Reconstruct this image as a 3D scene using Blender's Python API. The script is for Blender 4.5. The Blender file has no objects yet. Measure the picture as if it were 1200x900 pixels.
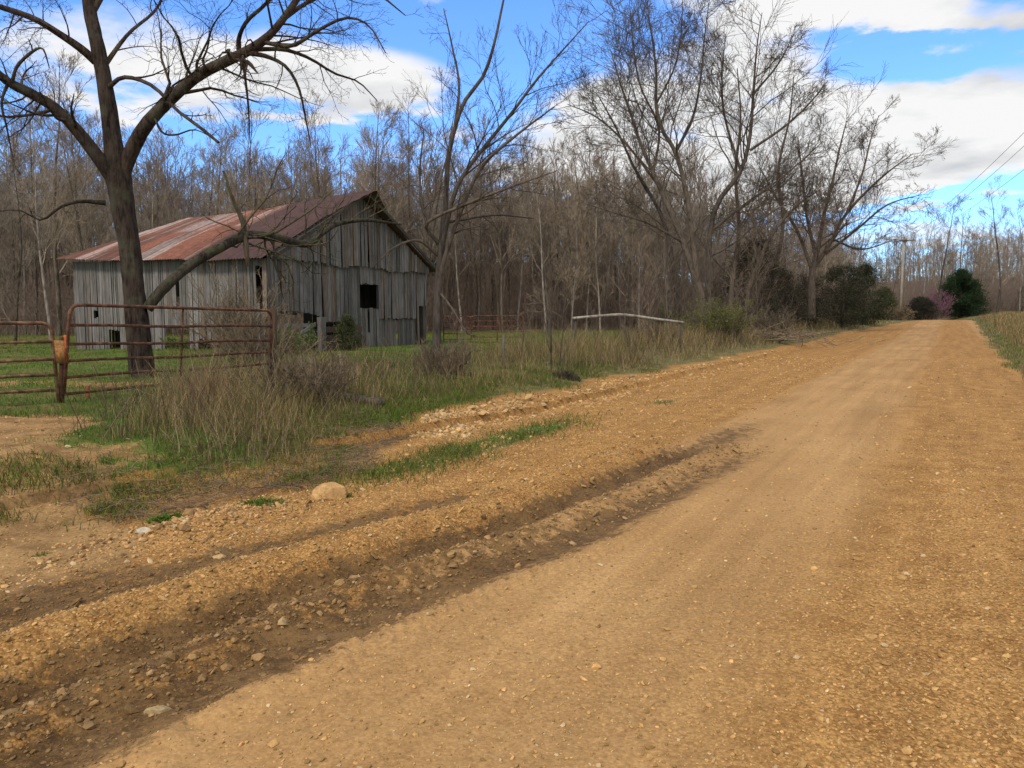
import bpy, math
import numpy as np
from math import radians, pi

S = bpy.context.scene
COL = S.collection
F = 890.0                       # focal length in photo pixels (1200 wide)
PITCH = math.atan(82 / F)
CAMZ = 1.6
SN, CS = math.sin(PITCH), math.cos(PITCH)

def P(px, py, Y):
    """the point of the place seen at photo pixel (px, py), Y metres ahead"""
    a, b = (px - 600) / F, (450 - py) / F
    dy, dz = CS + b * SN, -SN + b * CS
    t = Y / dy
    return np.array([a * t, Y, CAMZ + dz * t])

def rngs(s): return np.random.default_rng(s)

# ------------------------------------------------------------------ noise
def _h(ix, iy, seed):
    h = (ix.astype(np.int64) * 374761393 + iy.astype(np.int64) * 668265263 + seed * 1274126177) & 0xffffffff
    h = ((h ^ (h >> 13)) * 1274126177) & 0xffffffff
    return ((h ^ (h >> 16)) & 0xffff) / 65535.0

def vn(x, y, seed=0):
    x, y = np.asarray(x, float), np.asarray(y, float)
    ix, iy = np.floor(x), np.floor(y)
    fx, fy = x - ix, y - iy
    fx, fy = fx * fx * (3 - 2 * fx), fy * fy * (3 - 2 * fy)
    a, b = _h(ix, iy, seed), _h(ix + 1, iy, seed)
    c, d = _h(ix, iy + 1, seed), _h(ix + 1, iy + 1, seed)
    return (a + (b - a) * fx) * (1 - fy) + (c + (d - c) * fx) * fy

def fbm(x, y, o=4, seed=0):
    s, amp, tot = 0, 1, 0
    for k in range(o):
        s = s + amp * vn(x * 2 ** k + 17.3 * k, y * 2 ** k - 9.1 * k, seed + k); tot += amp; amp *= .5
    return s / tot

def ss(a, b, x):
    t = np.clip((x - a) / (b - a), 0, 1)
    return t * t * (3 - 2 * t)

# ------------------------------------------------------------------ land
DX, DY = .497, .868
def sl(x, y):
    s = x * DX + y * DY
    l = x * DY - y * DX
    return s, l + np.maximum(0, s - 112) ** 2 / 260

def EL(s):                      # left edge of gravel
    e = np.interp(s, [0, 3.5, 6.5, 8, 11, 30, 70, 115, 400], [-5.2, -5.4, -5.5, -6.4, -7.0, -6.9, -6.4, -2.7, -2.7])
    return e + (vn(s * .7, s * 0 + 3, 5) - .5) * .7
def ER(s):
    return np.interp(s, [0, 25, 115, 400], [1.35, 1.4, 2.4, 2.4]) + (vn(s * .5, s * 0 + 8, 6) - .5) * .5

def seg_dist(x, y, a, b):
    ax, ay = a; bx, by = b
    dx, dy = bx - ax, by - ay
    t = np.clip(((x - ax) * dx + (y - ay) * dy) / (dx * dx + dy * dy), 0, 1)
    return np.hypot(x - ax - t * dx, y - ay - t * dy)

def bare_mask(x, y):            # worn entry to the gate and the track behind it
    d = np.minimum(seg_dist(x, y, (-3.7, 4.9), (-6.3, 9.0)) - .35, seg_dist(x, y, (-7.2, 13.6), (-16, 14.6)) + .55)
    d = d + (fbm(x * 1.3, y * 1.3, 4, 40) - .5) * 2.1
    return 1 - ss(.2, 1.35, d)

def ruts(s, l):
    """depth offset and mud amount of the wheel ruts in the soft shoulder"""
    n = (fbm(s * 1.3, l * 1.3, 3, 21) - .5)
    c1 = np.interp(s, [-3, 1.8, 3.4, 5.1, 9.4, 14], [-3.6, -3.52, -3.35, -2.95, -2.6, -2.3]) + n * .12
    env = ss(-4, -1, s) * (1 - ss(8.0, 10.5, s))
    g = lambda c, w: np.exp(-((l - c) / w) ** 2)
    h = env * (-.13 * g(c1, .19) + .08 * g(c1 - .42, .24) + .045 * g(c1 + .36, .13) * (.4 + .9 * fbm(s * 2, l * 0, 2, 34)) - .05 * g(c1 + .66, .22) + .02 * g(c1 + .98, .10))
    tread = ss(2.2, 2.8, s) * (1 - ss(5.2, 6.0, s)) * (np.abs(l - (c1 + 1.0)) < .13)
    h += tread * (.007 * np.sin((s + (l - c1) * .8) * 2 * pi / .10) - .006)
    env2 = ss(0, 1.2, s) * (1 - ss(5.2, 6.6, s))
    h += env2 * (-.035 * g(c1 - .85, .24))
    h += .09 * np.exp(-((s - 3.95) / .55) ** 2 - ((l + 5.05) / .28) ** 2)       # pushed-up pile of gravel
    lump = env * ss(-4.6, -4.0, l) * (1 - ss(-2.5, -2.1, l))
    h += lump * ((fbm(s * 8, l * 8, 4, 33) - .5) * .055 * (1 - .6 * g(c1, .2)))
    mud = env * np.maximum.reduce([g(c1 + .03, .22) * 1.35, g(c1 + .68, .26) * (1.0 - .3 * ss(4, 8, s)), g(c1 + .3, .55) * (.72 - .32 * ss(3, 6, s))])
    mud = np.maximum(mud, env2 * g(c1 - .85, .30) * .72)
    mud = np.maximum(mud, .9 * np.exp(-((s - 2.3) / .9) ** 2 - ((l + 4.55) / .3) ** 2))
    mud = np.maximum(mud, .75 * np.exp(-((s - 9.9) / 1.7) ** 2 - ((l + 2.45) / .35) ** 2))
    return h, mud

def H(x, y):
    x, y = np.asarray(x, float), np.asarray(y, float)
    s, l = sl(x, y)
    el, er = EL(s), ER(s)
    zr = .80 * ss(40, 112, s) - .9 * ss(118, 170, s)
    z = zr - .012 * (l + .6) ** 2 * (np.abs(l + .6) < 6) * .3
    field = .30 + (fbm(x * .08, y * .08, 3, 2) - .5) * .25 - .25 * ss(-9, -22, x) * (1 - ss(45, 60, y)) + zr * .6
    t = ss(0, 2.6, el - l)
    rub = np.exp(-((l - el - .5) / .7) ** 2) * ss(9, 12, s) * (1 - ss(55, 75, s))
    z = z * (1 - t) + field * t
    z = z + t * (fbm(x * 1.1, y * 1.1, 3, 11) - .5) * .14
    z = z - rub * .10 + rub * (fbm(x * 5, y * 5, 3, 12) - .5) * .12
    tr = ss(0, 3.6, l - er)
    z = z + tr * (.70 + (fbm(x * .4, y * .4, 3, 13) - .5) * .25)
    rh, mud = ruts(s, l)
    z = z + rh
    z = z + (fbm(x * .6, y * .6, 3, 14) - .5) * .05 * (1 - t) + (fbm(x * 9, y * 9, 2, 15) - .5) * .012
    # wooded hills
    q = ss(60, 170, y) * ss(-16, -60, l) * 12
    q = q + ss(190, 330, s) * 14 * (0.7 + .6 * fbm(x * .01, y * .01, 2, 30))
    return z + q

def Hs(x, y): return float(H(np.array([x]), np.array([y]))[0])

# ------------------------------------------------------------------ mesh helpers
class Geo:
    def __init__(self): self.V, self.Q, self.T, self.C, self.n = [], [], [], [], 0
    def add(self, V, Q=None, T=None, C=None):
        V = np.asarray(V, float).reshape(-1, 3)
        if Q is not None and len(Q): self.Q.append(np.asarray(Q).reshape(-1, 4) + self.n)
        if T is not None and len(T): self.T.append(np.asarray(T).reshape(-1, 3) + self.n)
        if C is None: C = np.ones((len(V), 3)) * .5
        C = np.asarray(C, float)
        if C.ndim == 1: C = np.tile(C, (len(V), 1))
        self.V.append(V); self.C.append(C); self.n += len(V)
        return self

def mk(name, g, mat, parent=None, base=(0, 0, 0), smooth=True, attr=None):
    V = np.concatenate(g.V) - np.asarray(base, float)
    C = np.concatenate(g.C)
    Q = np.concatenate(g.Q) if g.Q else np.zeros((0, 4), int)
    T = np.concatenate(g.T) if g.T else np.zeros((0, 3), int)
    me = bpy.data.meshes.new(name)
    me.vertices.add(len(V)); me.vertices.foreach_set('co', V.astype(np.float32).ravel())
    idx = np.concatenate([Q.ravel(), T.ravel()]).astype(np.int32)
    me.loops.add(len(idx)); me.loops.foreach_set('vertex_index', idx)
    starts = np.concatenate([np.arange(len(Q)) * 4, len(Q) * 4 + np.arange(len(T)) * 3]).astype(np.int32)
    me.polygons.add(len(starts)); me.polygons.foreach_set('loop_start', starts)
    me.polygons.foreach_set('use_smooth', np.full(len(starts), smooth, dtype=bool))
    a = me.color_attributes.new('col', 'FLOAT_COLOR', 'POINT')
    a.data.foreach_set('color', np.concatenate([C, np.ones((len(C), 1))], 1).astype(np.float32).ravel())
    for k, arr in (attr or {}).items():
        b = me.attributes.new(k, 'FLOAT', 'POINT'); b.data.foreach_set('value', np.asarray(arr, np.float32))
    me.update(calc_edges=True); me.validate()
    me.materials.append(mat)
    o = bpy.data.objects.new(name, me); COL.objects.link(o)
    if parent is not None: o.parent = parent
    else: o.location = base
    return o

def tag(o, label=None, cat=None, group=None, kind=None):
    if label: o['label'] = label
    if cat: o['category'] = cat
    if group: o['group'] = group
    if kind: o['kind'] = kind
    return o

def thing(name, label, cat, loc, group=None, rz=0):
    o = bpy.data.objects.new(name, None); COL.objects.link(o)
    o.empty_display_size = .2
    o.location = [float(v) for v in loc]; o.rotation_euler = (0, 0, rz)
    return tag(o, label, cat, group)

def unit(v): return v / np.maximum(np.linalg.norm(v, axis=-1, keepdims=True), 1e-9)

def tubes(g, pts, rad, sides=3, col=None, rough=0, seed=0):
    pts, rad = np.asarray(pts, float), np.asarray(rad, float)
    N, K, _ = pts.shape
    T = unit(np.gradient(pts, axis=1))
    m = unit(pts[:, -1] - pts[:, 0])
    ref = np.where(np.abs(m[:, 2:3]) < .8, [[0., 0, 1]], [[.8, .6, 0]])[:, None, :]
    n1 = unit(np.cross(T, np.broadcast_to(ref, T.shape))); n2 = np.cross(T, n1)
    a = np.arange(sides) * 2 * pi / sides
    rm = 1.0
    if rough:                                              # furrowed bark: long ridges wound round the stem
        kk, jj = np.meshgrid(np.linspace(0, 1, K), a, indexing='ij')
        ln = np.linalg.norm(np.diff(pts[0], axis=0), axis=1).sum()
        cyc = 2 * pi * 9
        rd = np.abs(fbm(4 * np.cos(jj) + 20 + kk * ln * 1.2, 4 * np.sin(jj) + kk * ln * .9, 3, seed) - .5) * 2
        rm = (1 + rough * (rd - .35) + .10 * (fbm(np.cos(jj) * 1.3 + kk * ln * .9, np.sin(jj) * 1.3 + 7, 2, seed + 4) - .5))[None, :, :, None]
    V = pts[:, :, None] + rm * rad[:, :, None, None] * (np.cos(a)[:, None] * n1[:, :, None] + np.sin(a)[:, None] * n2[:, :, None])
    base = (np.arange(N) * K * sides)[:, None, None]
    k = np.arange(K - 1)[None, :, None] * sides
    j = np.arange(sides)[None, None]; j2 = (j + 1) % sides
    Q = np.stack([base + k + j, base + k + j2, base + k + sides + j2, base + k + sides + j], -1)
    C = None
    if col is not None:
        col = np.asarray(col, float)
        C = np.tile(col, (N * K * sides, 1)) if col.ndim == 1 else np.repeat(col, K * sides, 0)
    return g.add(V, Q, None, C)

def tube1(g, pts, rad, sides=8, cap=True, col=None):
    pts = np.asarray(pts, float)
    rad = np.full(len(pts), rad, float) if np.isscalar(rad) else np.asarray(rad, float)
    if cap:
        pts = np.concatenate([pts[:1], pts, pts[-1:]]); rad = np.concatenate([[1e-4], rad, [1e-4]])
        d0, d1 = unit(pts[2] - pts[1]), unit(pts[-2] - pts[-3])
        pts[0] -= d0 * 1e-3; pts[-1] += d1 * 1e-3
    return tubes(g, pts[None], rad[None], sides, col)

def spline(p, n):
    p = np.asarray(p, float); m = len(p)
    q = np.vstack([2 * p[0] - p[1], p, 2 * p[-1] - p[-2]])
    t = np.linspace(0, m - 1 - 1e-9, n); i = t.astype(int); f = (t - i)[:, None]
    a, b, c, d = q[i], q[i + 1], q[i + 2], q[i + 3]
    return .5 * (2 * b + (c - a) * f + (2 * a - 5 * b + 4 * c - d) * f ** 2 + (3 * b - a - 3 * c + d) * f ** 3)

def box(g, o, ax, ay, az, col=None):
    o, ax, ay, az = (np.asarray(v, float) for v in (o, ax, ay, az))
    V = [o, o + ax, o + ax + ay, o + ay]; V = V + [v + az for v in V]
    Q = [[0, 3, 2, 1], [4, 5, 6, 7], [0, 1, 5, 4], [1, 2, 6, 5], [2, 3, 7, 6], [3, 0, 4, 7]]
    return g.add(V, Q, None, col)

# ------------------------------------------------------------------ branching, level by level
def spawn(pts, rad, lens, M, t0, t1, ratio, ang, up, r, minr, rr=.62):
    N, K, _ = pts.shape
    t = t0 + (t1 - t0) * (np.arange(M)[None] + r.random((N, M))) / M
    f = t * (K - 1); i = np.minimum(f.astype(int), K - 2); w = (f - i)[..., None]
    n = np.arange(N)[:, None]
    a, b = pts[n, i], pts[n, i + 1]
    p = a + (b - a) * w
    tg = unit(b - a)
    R = rad[n, i] * (1 - w[..., 0]) + rad[n, i + 1] * w[..., 0]
    q = r.normal(size=p.shape); q -= tg * (q * tg).sum(-1, keepdims=True); q = unit(q)
    A = np.radians(ang * (.65 + .7 * r.random((N, M))))[..., None]
    d = tg * np.cos(A) + q * np.sin(A); d[..., 2] += up; d = unit(d)
    L = lens[:, None] * ratio * (.55 + .65 * r.random((N, M))) * (1.15 - .65 * t)
    Rc = np.maximum(minr, np.minimum(R * .85, R * rr * (.7 + .5 * r.random((N, M)))))
    keep = (r.random((N, M)) < np.clip(lens / (1.05 * lens.mean()), .12, 1)[:, None]) if N > 3 else np.ones((N, M), bool)   # short shoots carry few twigs
    return p[keep], d[keep], L[keep], Rc[keep]

def extend(p, d, L, R, K, wander, up, r, tip=.3, minr=.002):
    N = len(p); out = [p]; d = d.copy()
    for k in range(K):
        d = d + r.normal(size=d.shape) * wander; d[:, 2] += up; d = unit(d)
        out.append(out[-1] + d * (L / K)[:, None])
    return np.stack(out, 1), np.maximum(minr, R[:, None] * np.linspace(1, tip, K + 1)[None])

def branch_out(g, pts, rad, lens, levels, r, col=None):
    for lv in levels:
        p, d, L, R = spawn(pts, rad, lens, lv['M'], lv.get('t0', .25), lv.get('t1', 1), lv['ratio'], lv.get('ang', 45), lv.get('up', .15), r, lv.get('minr', .004), lv.get('rr', .6))
        pts, rad = extend(p, d, L, R, lv.get('K', 4), lv.get('w', .18), lv.get('g', .05), r, lv.get('tip', .35), lv.get('minr', .004) * .7)
        lens = L
        tubes(g, pts, rad, lv.get('sides', 3), col)
    return pts, rad, lens

# ------------------------------------------------------------------ materials
def mat(name, rough=.9, spec=.2):
    m = bpy.data.materials.new(name); m.use_nodes = True
    nt = m.node_tree; b = nt.nodes['Principled BSDF']
    b.inputs['Roughness'].default_value = rough; b.inputs['Specular IOR Level'].default_value = spec
    return m, nt, b

class N:
    def __init__(s, nt): s.nt = nt
    def new(s, t, **kw):
        n = s.nt.nodes.new(t)
        for k, v in kw.items(): setattr(n, k, v)
        return n
    def link(s, a, b): s.nt.links.new(a, b)
    def val(s, sock, v):
        if hasattr(v, 'links') or isinstance(v, bpy.types.NodeSocket): s.link(v, sock)
        else: sock.default_value = v
    def math(s, op, a, b=0., c=None, clamp=False):
        n = s.new('ShaderNodeMath', operation=op, use_clamp=clamp)
        s.val(n.inputs[0], a); s.val(n.inputs[1], b)
        if c is not None: s.val(n.inputs[2], c)
        return n.outputs[0]
    def noise(s, vec, scale, detail=4, rough=.55):
        n = s.new('ShaderNodeTexNoise'); s.link(vec, n.inputs['Vector'])
        n.inputs['Scale'].default_value = scale; n.inputs['Detail'].default_value = detail; n.inputs['Roughness'].default_value = rough
        return n.outputs['Fac']
    def mix(s, f, a, b, mode='MIX'):
        n = s.new('ShaderNodeMix', data_type='RGBA', blend_type=mode)
        s.val(n.inputs[0], f)
        s.val(n.inputs[6], a if not isinstance(a, tuple) else (*a, 1)); s.val(n.inputs[7], b if not isinstance(b, tuple) else (*b, 1))
        return n.outputs[2]
    def ramp(s, f, stops):
        n = s.new('ShaderNodeValToRGB'); s.link(f, n.inputs[0])
        e = n.color_ramp.elements
        while len(e) < len(stops): e.new(.5)
        for k, (p, c) in enumerate(stops):
            e[k].position = p; e[k].color = (*c, 1) if isinstance(c, tuple) else (c, c, c, 1)
        return n.outputs[0]
    def smooth(s, v, a, b):
        n = s.new('ShaderNodeMapRange', interpolation_type='SMOOTHSTEP')
        s.link(v, n.inputs[0]); n.inputs[1].default_value = a; n.inputs[2].default_value = b
        return n.outputs[0]
    def coord(s, which='Object', scale=None):
        c = s.new('ShaderNodeTexCoord').outputs[which]
        if scale:
            m = s.new('ShaderNodeMapping'); s.link(c, m.inputs[0]); m.inputs['Scale'].default_value = scale; c = m.outputs[0]
        return c
    def attr(s, name, out='Color'):
        n = s.new('ShaderNodeAttribute', attribute_name=name); return n.outputs[out]
    def bump(s, b, h, strength, dist):
        n = s.new('ShaderNodeBump'); s.link(h, n.inputs['Height']); n.inputs['Strength'].default_value = strength; n.inputs['Distance'].default_value = dist
        s.link(n.outputs[0], b.inputs['Normal'])

def bark(name, dark, light, scale=6, moss=None, bump=.6):
    m, nt, b = mat(name, .95, .1); n = N(nt)
    v = n.coord('Object', (1, 1, .22))
    a = n.noise(v, scale * 3, 6, .65); c = n.noise(n.coord('Object'), 1.3, 3)
    f = n.math('ADD', n.math('MULTIPLY', a, .75), n.math('MULTIPLY', c, .35))
    col = n.ramp(f, [(.42, dark), (.62, light)])
    if moss:
        col = n.mix(n.smooth(n.noise(n.coord('Object'), 2.2, 5), .5, .66), col, moss)
    oi = n.new('ShaderNodeObjectInfo').outputs['Random']
    col = n.mix(1.0, col, n.ramp(oi, [(0, (.65, .65, .68)), (1, (1.25, 1.18, 1.1))]), 'MULTIPLY')
    n.link(col, b.inputs['Base Color'])
    if bump: n.bump(b, a, bump, .05)
    return m

M = {}
M['walnut'] = bark('dark_furrowed_bark', (.014, .010, .008), (.075, .055, .042), 5, (.085, .08, .055), 1.0)
M['mossy'] = bark('mossy_bark', (.022, .018, .012), (.105, .088, .062), 5, (.10, .105, .045), 1.0)
M['bark'] = bark('grey_brown_bark', (.040, .033, .026), (.13, .108, .087), 4)
M['palebark'] = bark('pale_grey_bark', (.12, .105, .09), (.32, .29, .25), 3)
M['twig'] = bark('brown_grey_twigs', (.15, .121, .091), (.31, .258, .196), 2, None, 0)
M['twigred'] = bark('reddish_brown_twigs', (.13, .097, .076), (.26, .205, .165), 2, None, 0)
M['darktwig'] = bark('dark_branches', (.052, .043, .034), (.15, .123, .098), 3, None, 0)
M['brush'] = bark('dry_brush_stems', (.07, .053, .036), (.20, .16, .115), 2, None, 0)

def leafmat(name, rough=.75, trans=.25):
    m, nt, b = mat(name, rough, .15); n = N(nt)
    c = n.attr('col'); n.link(c, b.inputs['Base Color'])
    t = n.new('ShaderNodeBsdfTranslucent'); n.link(c, t.inputs[0])
    mx = n.new('ShaderNodeMixShader'); mx.inputs[0].default_value = trans
    n.link(b.outputs[0], mx.inputs[1]); n.link(t.outputs[0], mx.inputs[2])
    n.link(mx.outputs[0], nt.nodes['Material Output'].inputs[0])
    return m
M['leaf'] = leafmat('leaf_blades')
M['needle'] = leafmat('cedar_sprays', .8, .1)

def woodmat():
    m, nt, b = mat('weathered_boards', .95, .08); n = N(nt)
    a = n.attr('col')
    v = n.coord('Object', (9, 9, .55))
    g = n.noise(v, 4, 6, .7)
    k = n.noise(n.coord('Object', (1, 1, .35)), 2.3, 4)
    f = n.math('ADD', n.math('MULTIPLY', g, .9), n.math('MULTIPLY', k, .35))
    c = n.ramp(f, [(.38, (.18, .165, .15)), (.58, (.62, .60, .57)), (.76, (1.0, .98, .95))])
    n.link(n.mix(1.0, a, c, 'MULTIPLY'), b.inputs['Base Color'])
    n.bump(b, g, .5, .02)
    return m
M['wood'] = woodmat()

def rustpipe():
    m, nt, b = mat('rusted_pipe', .8, .3); n = N(nt)
    a = n.noise(n.coord('Object'), 9, 6, .7)
    c = n.ramp(a, [(.36, (.035, .018, .012)), (.52, (.11, .045, .022)), (.68, (.22, .12, .075))])
    n.link(n.mix(1.0, c, n.attr('col'), 'MULTIPLY'), b.inputs['Base Color'])
    n.bump(b, a, .3, .01)
    return m
M['rust'] = rustpipe()

def roofmat():
    m, nt, b = mat('rusting_tin', .72, .35); n = N(nt)
    a = n.noise(n.coord('Object'), 5, 6, .7)
    n.link(n.mix(1.0, n.attr('col'), n.ramp(a, [(.3, (.55, .5, .48)), (.7, (1.25, 1.25, 1.25))]), 'MULTIPLY'), b.inputs['Base Color'])
    return m
M['tin'] = roofmat()

def stonemat():
    m, nt, b = mat('gravel_stone', .9, .15); n = N(nt)
    a = n.noise(n.coord('Object'), 30, 4, .6)
    n.link(n.mix(1.0, n.attr('col'), n.ramp(a, [(.3, (.7, .66, .6)), (.7, (1.2, 1.2, 1.2))]), 'MULTIPLY'), b.inputs['Base Color'])
    return m
M['stone'] = stonemat()

def groundmat():
    m, nt, b = mat('ground_surface', .95, .1); n = N(nt)
    pos = n.coord('Object')
    n1 = n.noise(pos, .35, 5, .6); n2 = n.noise(pos, 3.0, 6, .65); n3 = n.noise(pos, 40, 4, .7); n4 = n.noise(pos, 150, 3, .7)
    # packed clay gravel
    road = n.mix(n.smooth(n1, .35, .68), (.36, .212, .088), (.43, .265, .115))
    road = n.mix(n.smooth(n.attr('loose', 'Fac'), .2, .8), road, n.mix(n.smooth(n2, .3, .7), (.33, .175, .058), (.45, .260, .094)))
    mp = n.new('ShaderNodeMapping', vector_type='TEXTURE'); n.link(pos, mp.inputs[0]); mp.inputs['Rotation'].default_value = (0, 0, math.atan2(DY, DX)); mp.inputs['Scale'].default_value = (9, .5, 1)
    trk = n.noise(mp.outputs[0], 1.6, 5, .6)                     # streaks left by traffic
    road = n.mix(1.0, road, n.ramp(trk, [(.3, (.80, .77, .74)), (.7, (1.14, 1.13, 1.12))]), 'MULTIPLY')
    vo = n.new('ShaderNodeTexVoronoi'); n.link(pos, vo.inputs['Vector']); vo.inputs['Scale'].default_value = 75
    sep = n.new('ShaderNodeSeparateColor'); n.link(vo.outputs['Color'], sep.inputs[0])
    peb = n.ramp(sep.outputs[0], [(0, (.55, .47, .38)), (.5, (1, .98, .95)), (1, (1.45, 1.5, 1.5))])
    edge = n.ramp(vo.outputs['Distance'], [(.25, 1.0), (.75, .62)])
    road = n.mix(n.math('ADD', .12, n.math('MULTIPLY', n.attr('loose', 'Fac'), .7)), road, n.mix(1.0, n.mix(1.0, road, peb, 'MULTIPLY'), edge, 'MULTIPLY'))
    road = n.mix(1.0, road, n.ramp(n3, [(.3, (.78, .74, .70)), (.7, (1.2, 1.2, 1.2))]), 'MULTIPLY')
    soil = n.mix(n.smooth(n2, .35, .65), (.19, .112, .048), (.34, .205, .088))
    soil = n.mix(1.0, soil, n.ramp(n3, [(.3, (.7, .66, .6)), (.7, (1.3, 1.3, 1.3))]), 'MULTIPLY')
    mud = n.mix(n.smooth(n.math('ADD', n.math('MULTIPLY', n3, .5), n.math('MULTIPLY', n2, .5)), .38, .62), (.066, .035, .013), (.185, .105, .040))
    grass = n.mix(n.smooth(n2, .35, .65), (.075, .085, .018), (.150, .125, .042))
    grass = n.mix(n.smooth(n1, .45, .6), grass, n.mix(n.smooth(n3, .4, .6), (.06, .10, .016), (.10, .15, .03)))
    litter = n.mix(n.smooth(n2, .35, .65), (.13, .085, .06), (.25, .175, .125))
    def brk(a, amt, lo=.35, hi=.65):
        v = n.math('ADD', n.attr(a, 'Fac'), n.math('MULTIPLY', n.math('SUBTRACT', n.math('ADD', n.math('MULTIPLY', n2, .6), n.math('MULTIPLY', n3, .4)), .5), amt))
        return n.smooth(v, lo, hi)
    c = n.mix(brk('grass', 1.6), road, n.mix(n.math('MULTIPLY', n.attr('verge', 'Fac'), .8), grass, n.mix(n.smooth(n2, .35, .65), (.10, .078, .034), (.19, .145, .068))))
    c = n.mix(brk('bare', 1.3), c, soil)
    c = n.mix(brk('litter', 1.0), c, litter)
    n5 = n.noise(pos, 11, 5, .65)
    wsum = n.attr('mud', 'Fac')
    for q_, amp in ((n2, 1.3), (n5, 1.7), (n3, 1.5), (trk, .8)): wsum = n.math('ADD', wsum, n.math('MULTIPLY', n.math('SUBTRACT', q_, .5), amp))
    wet = n.math('MULTIPLY', n.smooth(wsum, .30, .72), n.smooth(n.attr('mud', 'Fac'), .02, .25))
    c = n.mix(wet, c, mud)
    n.link(c, b.inputs['Base Color'])
    n.link(n.math('SUBTRACT', .95, n.math('MULTIPLY', wet, .25)), b.inputs['Roughness'])
    h = n.math('ADD', n.math('MULTIPLY', n3, .7), n.math('ADD', n.math('MULTIPLY', n4, .3), n.math('MULTIPLY', n.math('SUBTRACT', 1, vo.outputs['Distance']), .35)))
    h = n.math('MULTIPLY', h, n.math('ADD', .45, n.math('MULTIPLY', n.attr('loose', 'Fac'), .55)))
    n.bump(b, h, .5, .014)
    return m
M['ground'] = groundmat()

# ------------------------------------------------------------------ ground sheet and road
def ground():
    ys = np.concatenate([np.linspace(-7, 1.5, 50)[:-1], np.geomspace(1.5, 32, 640)[:-1], np.geomspace(32, 700, 190)])
    us = np.concatenate([np.linspace(-2.6, -.86, 70)[:-1], np.linspace(-.86, .86, 800)[:-1], np.linspace(.86, 2.6, 70)])
    Yg, U = np.meshgrid(ys, us, indexing='ij')
    Xg = U * (np.maximum(Yg, 0) + 6)
    X, Y = Xg.ravel(), Yg.ravel()
    Z = H(X, Y)
    s, l = sl(X, Y); el, er = EL(s), ER(s)
    off = .55 * (1 - ss(7, 9, s)); grass = np.maximum(ss(-.1 + off, .9 + off, el - l) * (1 - .35 * (1 - ss(7, 10, s)) * fbm(X * 1.5, Y * 1.5, 2, 70)), ss(.0, .8, l - er))
    isl = np.exp(-((s - 8.3) / 2.6) ** 4 - ((l + 5.1) / .45) ** 2) * .85          # green strip between shoulder and rubble
    isl = np.maximum(isl, .7 * np.exp(-((s - 13.8) / .5) ** 2 - ((l + 4.6) / .3) ** 2))
    grass = np.maximum(grass, isl)
    bare = bare_mask(X, Y)
    litter = np.maximum(ss(52, 62, Y) * ss(-11, -16, l), ss(150, 190, s))
    _, mud = ruts(s, l)
    # loose gravel ridges between the packed wheel tracks
    g = lambda c, w: np.exp(-((l - c) / w) ** 2)
    loose = np.clip(.9 * g(.15, .75) + .8 * g(1.3, .5) + .95 * ss(-2.6, -3.2, l) + .35 * fbm(X * .8, Y * .8, 3, 50), 0, 1)
    nr, nc = Yg.shape
    i = np.arange(nr - 1)[:, None] * nc; j = np.arange(nc - 1)[None]
    Q = np.stack([i + j, i + j + 1, i + j + 1 + nc, i + j + nc], -1).reshape(-1, 4)
    on = ((l < er + .1) & (l > el - .1) & (s < 200))
    fr = on[Q].all(1)
    V = np.stack([X, Y, Z], -1)
    verge = np.maximum(ss(10, 16, s) * (1 - ss(2.5, 4.5, el - l)), (l > 0) * .8)
    A = dict(verge=verge, grass=grass, bare=bare * (1 - ss(.2, .8, mud)), litter=litter, mud=mud, loose=loose)
    for nm, q in (('ground', Q[~fr]), ('dirt_road', Q[fr])):
        used = np.unique(q); rm = np.zeros(len(V), int); rm[used] = np.arange(len(used))
        gg = Geo().add(V[used], rm[q])
        o = mk(nm, gg, M['ground'], attr={k: a[used] for k, a in A.items()})
        tag(o, {'ground': 'grassy ground of pasture, verges and wooded hill', 'dirt_road': 'tan clay gravel road with muddy ruts on its left shoulder'}[nm], {'ground': 'ground', 'dirt_road': 'road'}[nm], kind='structure')
ground()

# ------------------------------------------------------------------ stones
_t = (1 + 5 ** .5) / 2
ICO_V = unit(np.array([[-1, _t, 0], [1, _t, 0], [-1, -_t, 0], [1, -_t, 0], [0, -1, _t], [0, 1, _t], [0, -1, -_t], [0, 1, -_t], [_t, 0, -1], [_t, 0, 1], [-_t, 0, -1], [-_t, 0, 1]], float))
ICO_F = np.array([[0, 11, 5], [0, 5, 1], [0, 1, 7], [0, 7, 10], [0, 10, 11], [1, 5, 9], [5, 11, 4], [11, 10, 2], [10, 7, 6], [7, 1, 8], [3, 9, 4], [3, 4, 2], [3, 2, 6], [3, 6, 8], [3, 8, 9], [4, 9, 5], [2, 4, 11], [6, 2, 10], [8, 6, 7], [9, 8, 1]])

def stones(g, pos, size, col, r, flat=.6):
    n = len(pos)
    V = ICO_V[None] * (1 + r.normal(size=(n, 12, 1)) * .16) * (size[:, None] * (.7 + .6 * r.random((n, 3))) * [1, 1, flat])[:, None]
    a = r.random(n) * 2 * pi; c, s = np.cos(a)[:, None], np.sin(a)[:, None]
    x, y = V[..., 0] * c - V[..., 1] * s, V[..., 0] * s + V[..., 1] * c
    k = r.normal(size=(n, 1)) * .35
    V = np.stack([x + pos[:, 0:1], y + pos[:, 1:2], V[..., 2] + x * k + pos[:, 2:3] + size[:, None] * flat * .35], -1)
    T = ICO_F[None] + (np.arange(n) * 12)[:, None, None]
    g.add(V, None, T, np.repeat(col, 12, 0))

def polar(n, r0, r1, a0, a1, r):
    d = np.exp(r.uniform(math.log(r0), math.log(r1), n)); a = np.radians(r.uniform(a0, a1, n))
    return d * np.sin(a), d * np.cos(a), d

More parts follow.
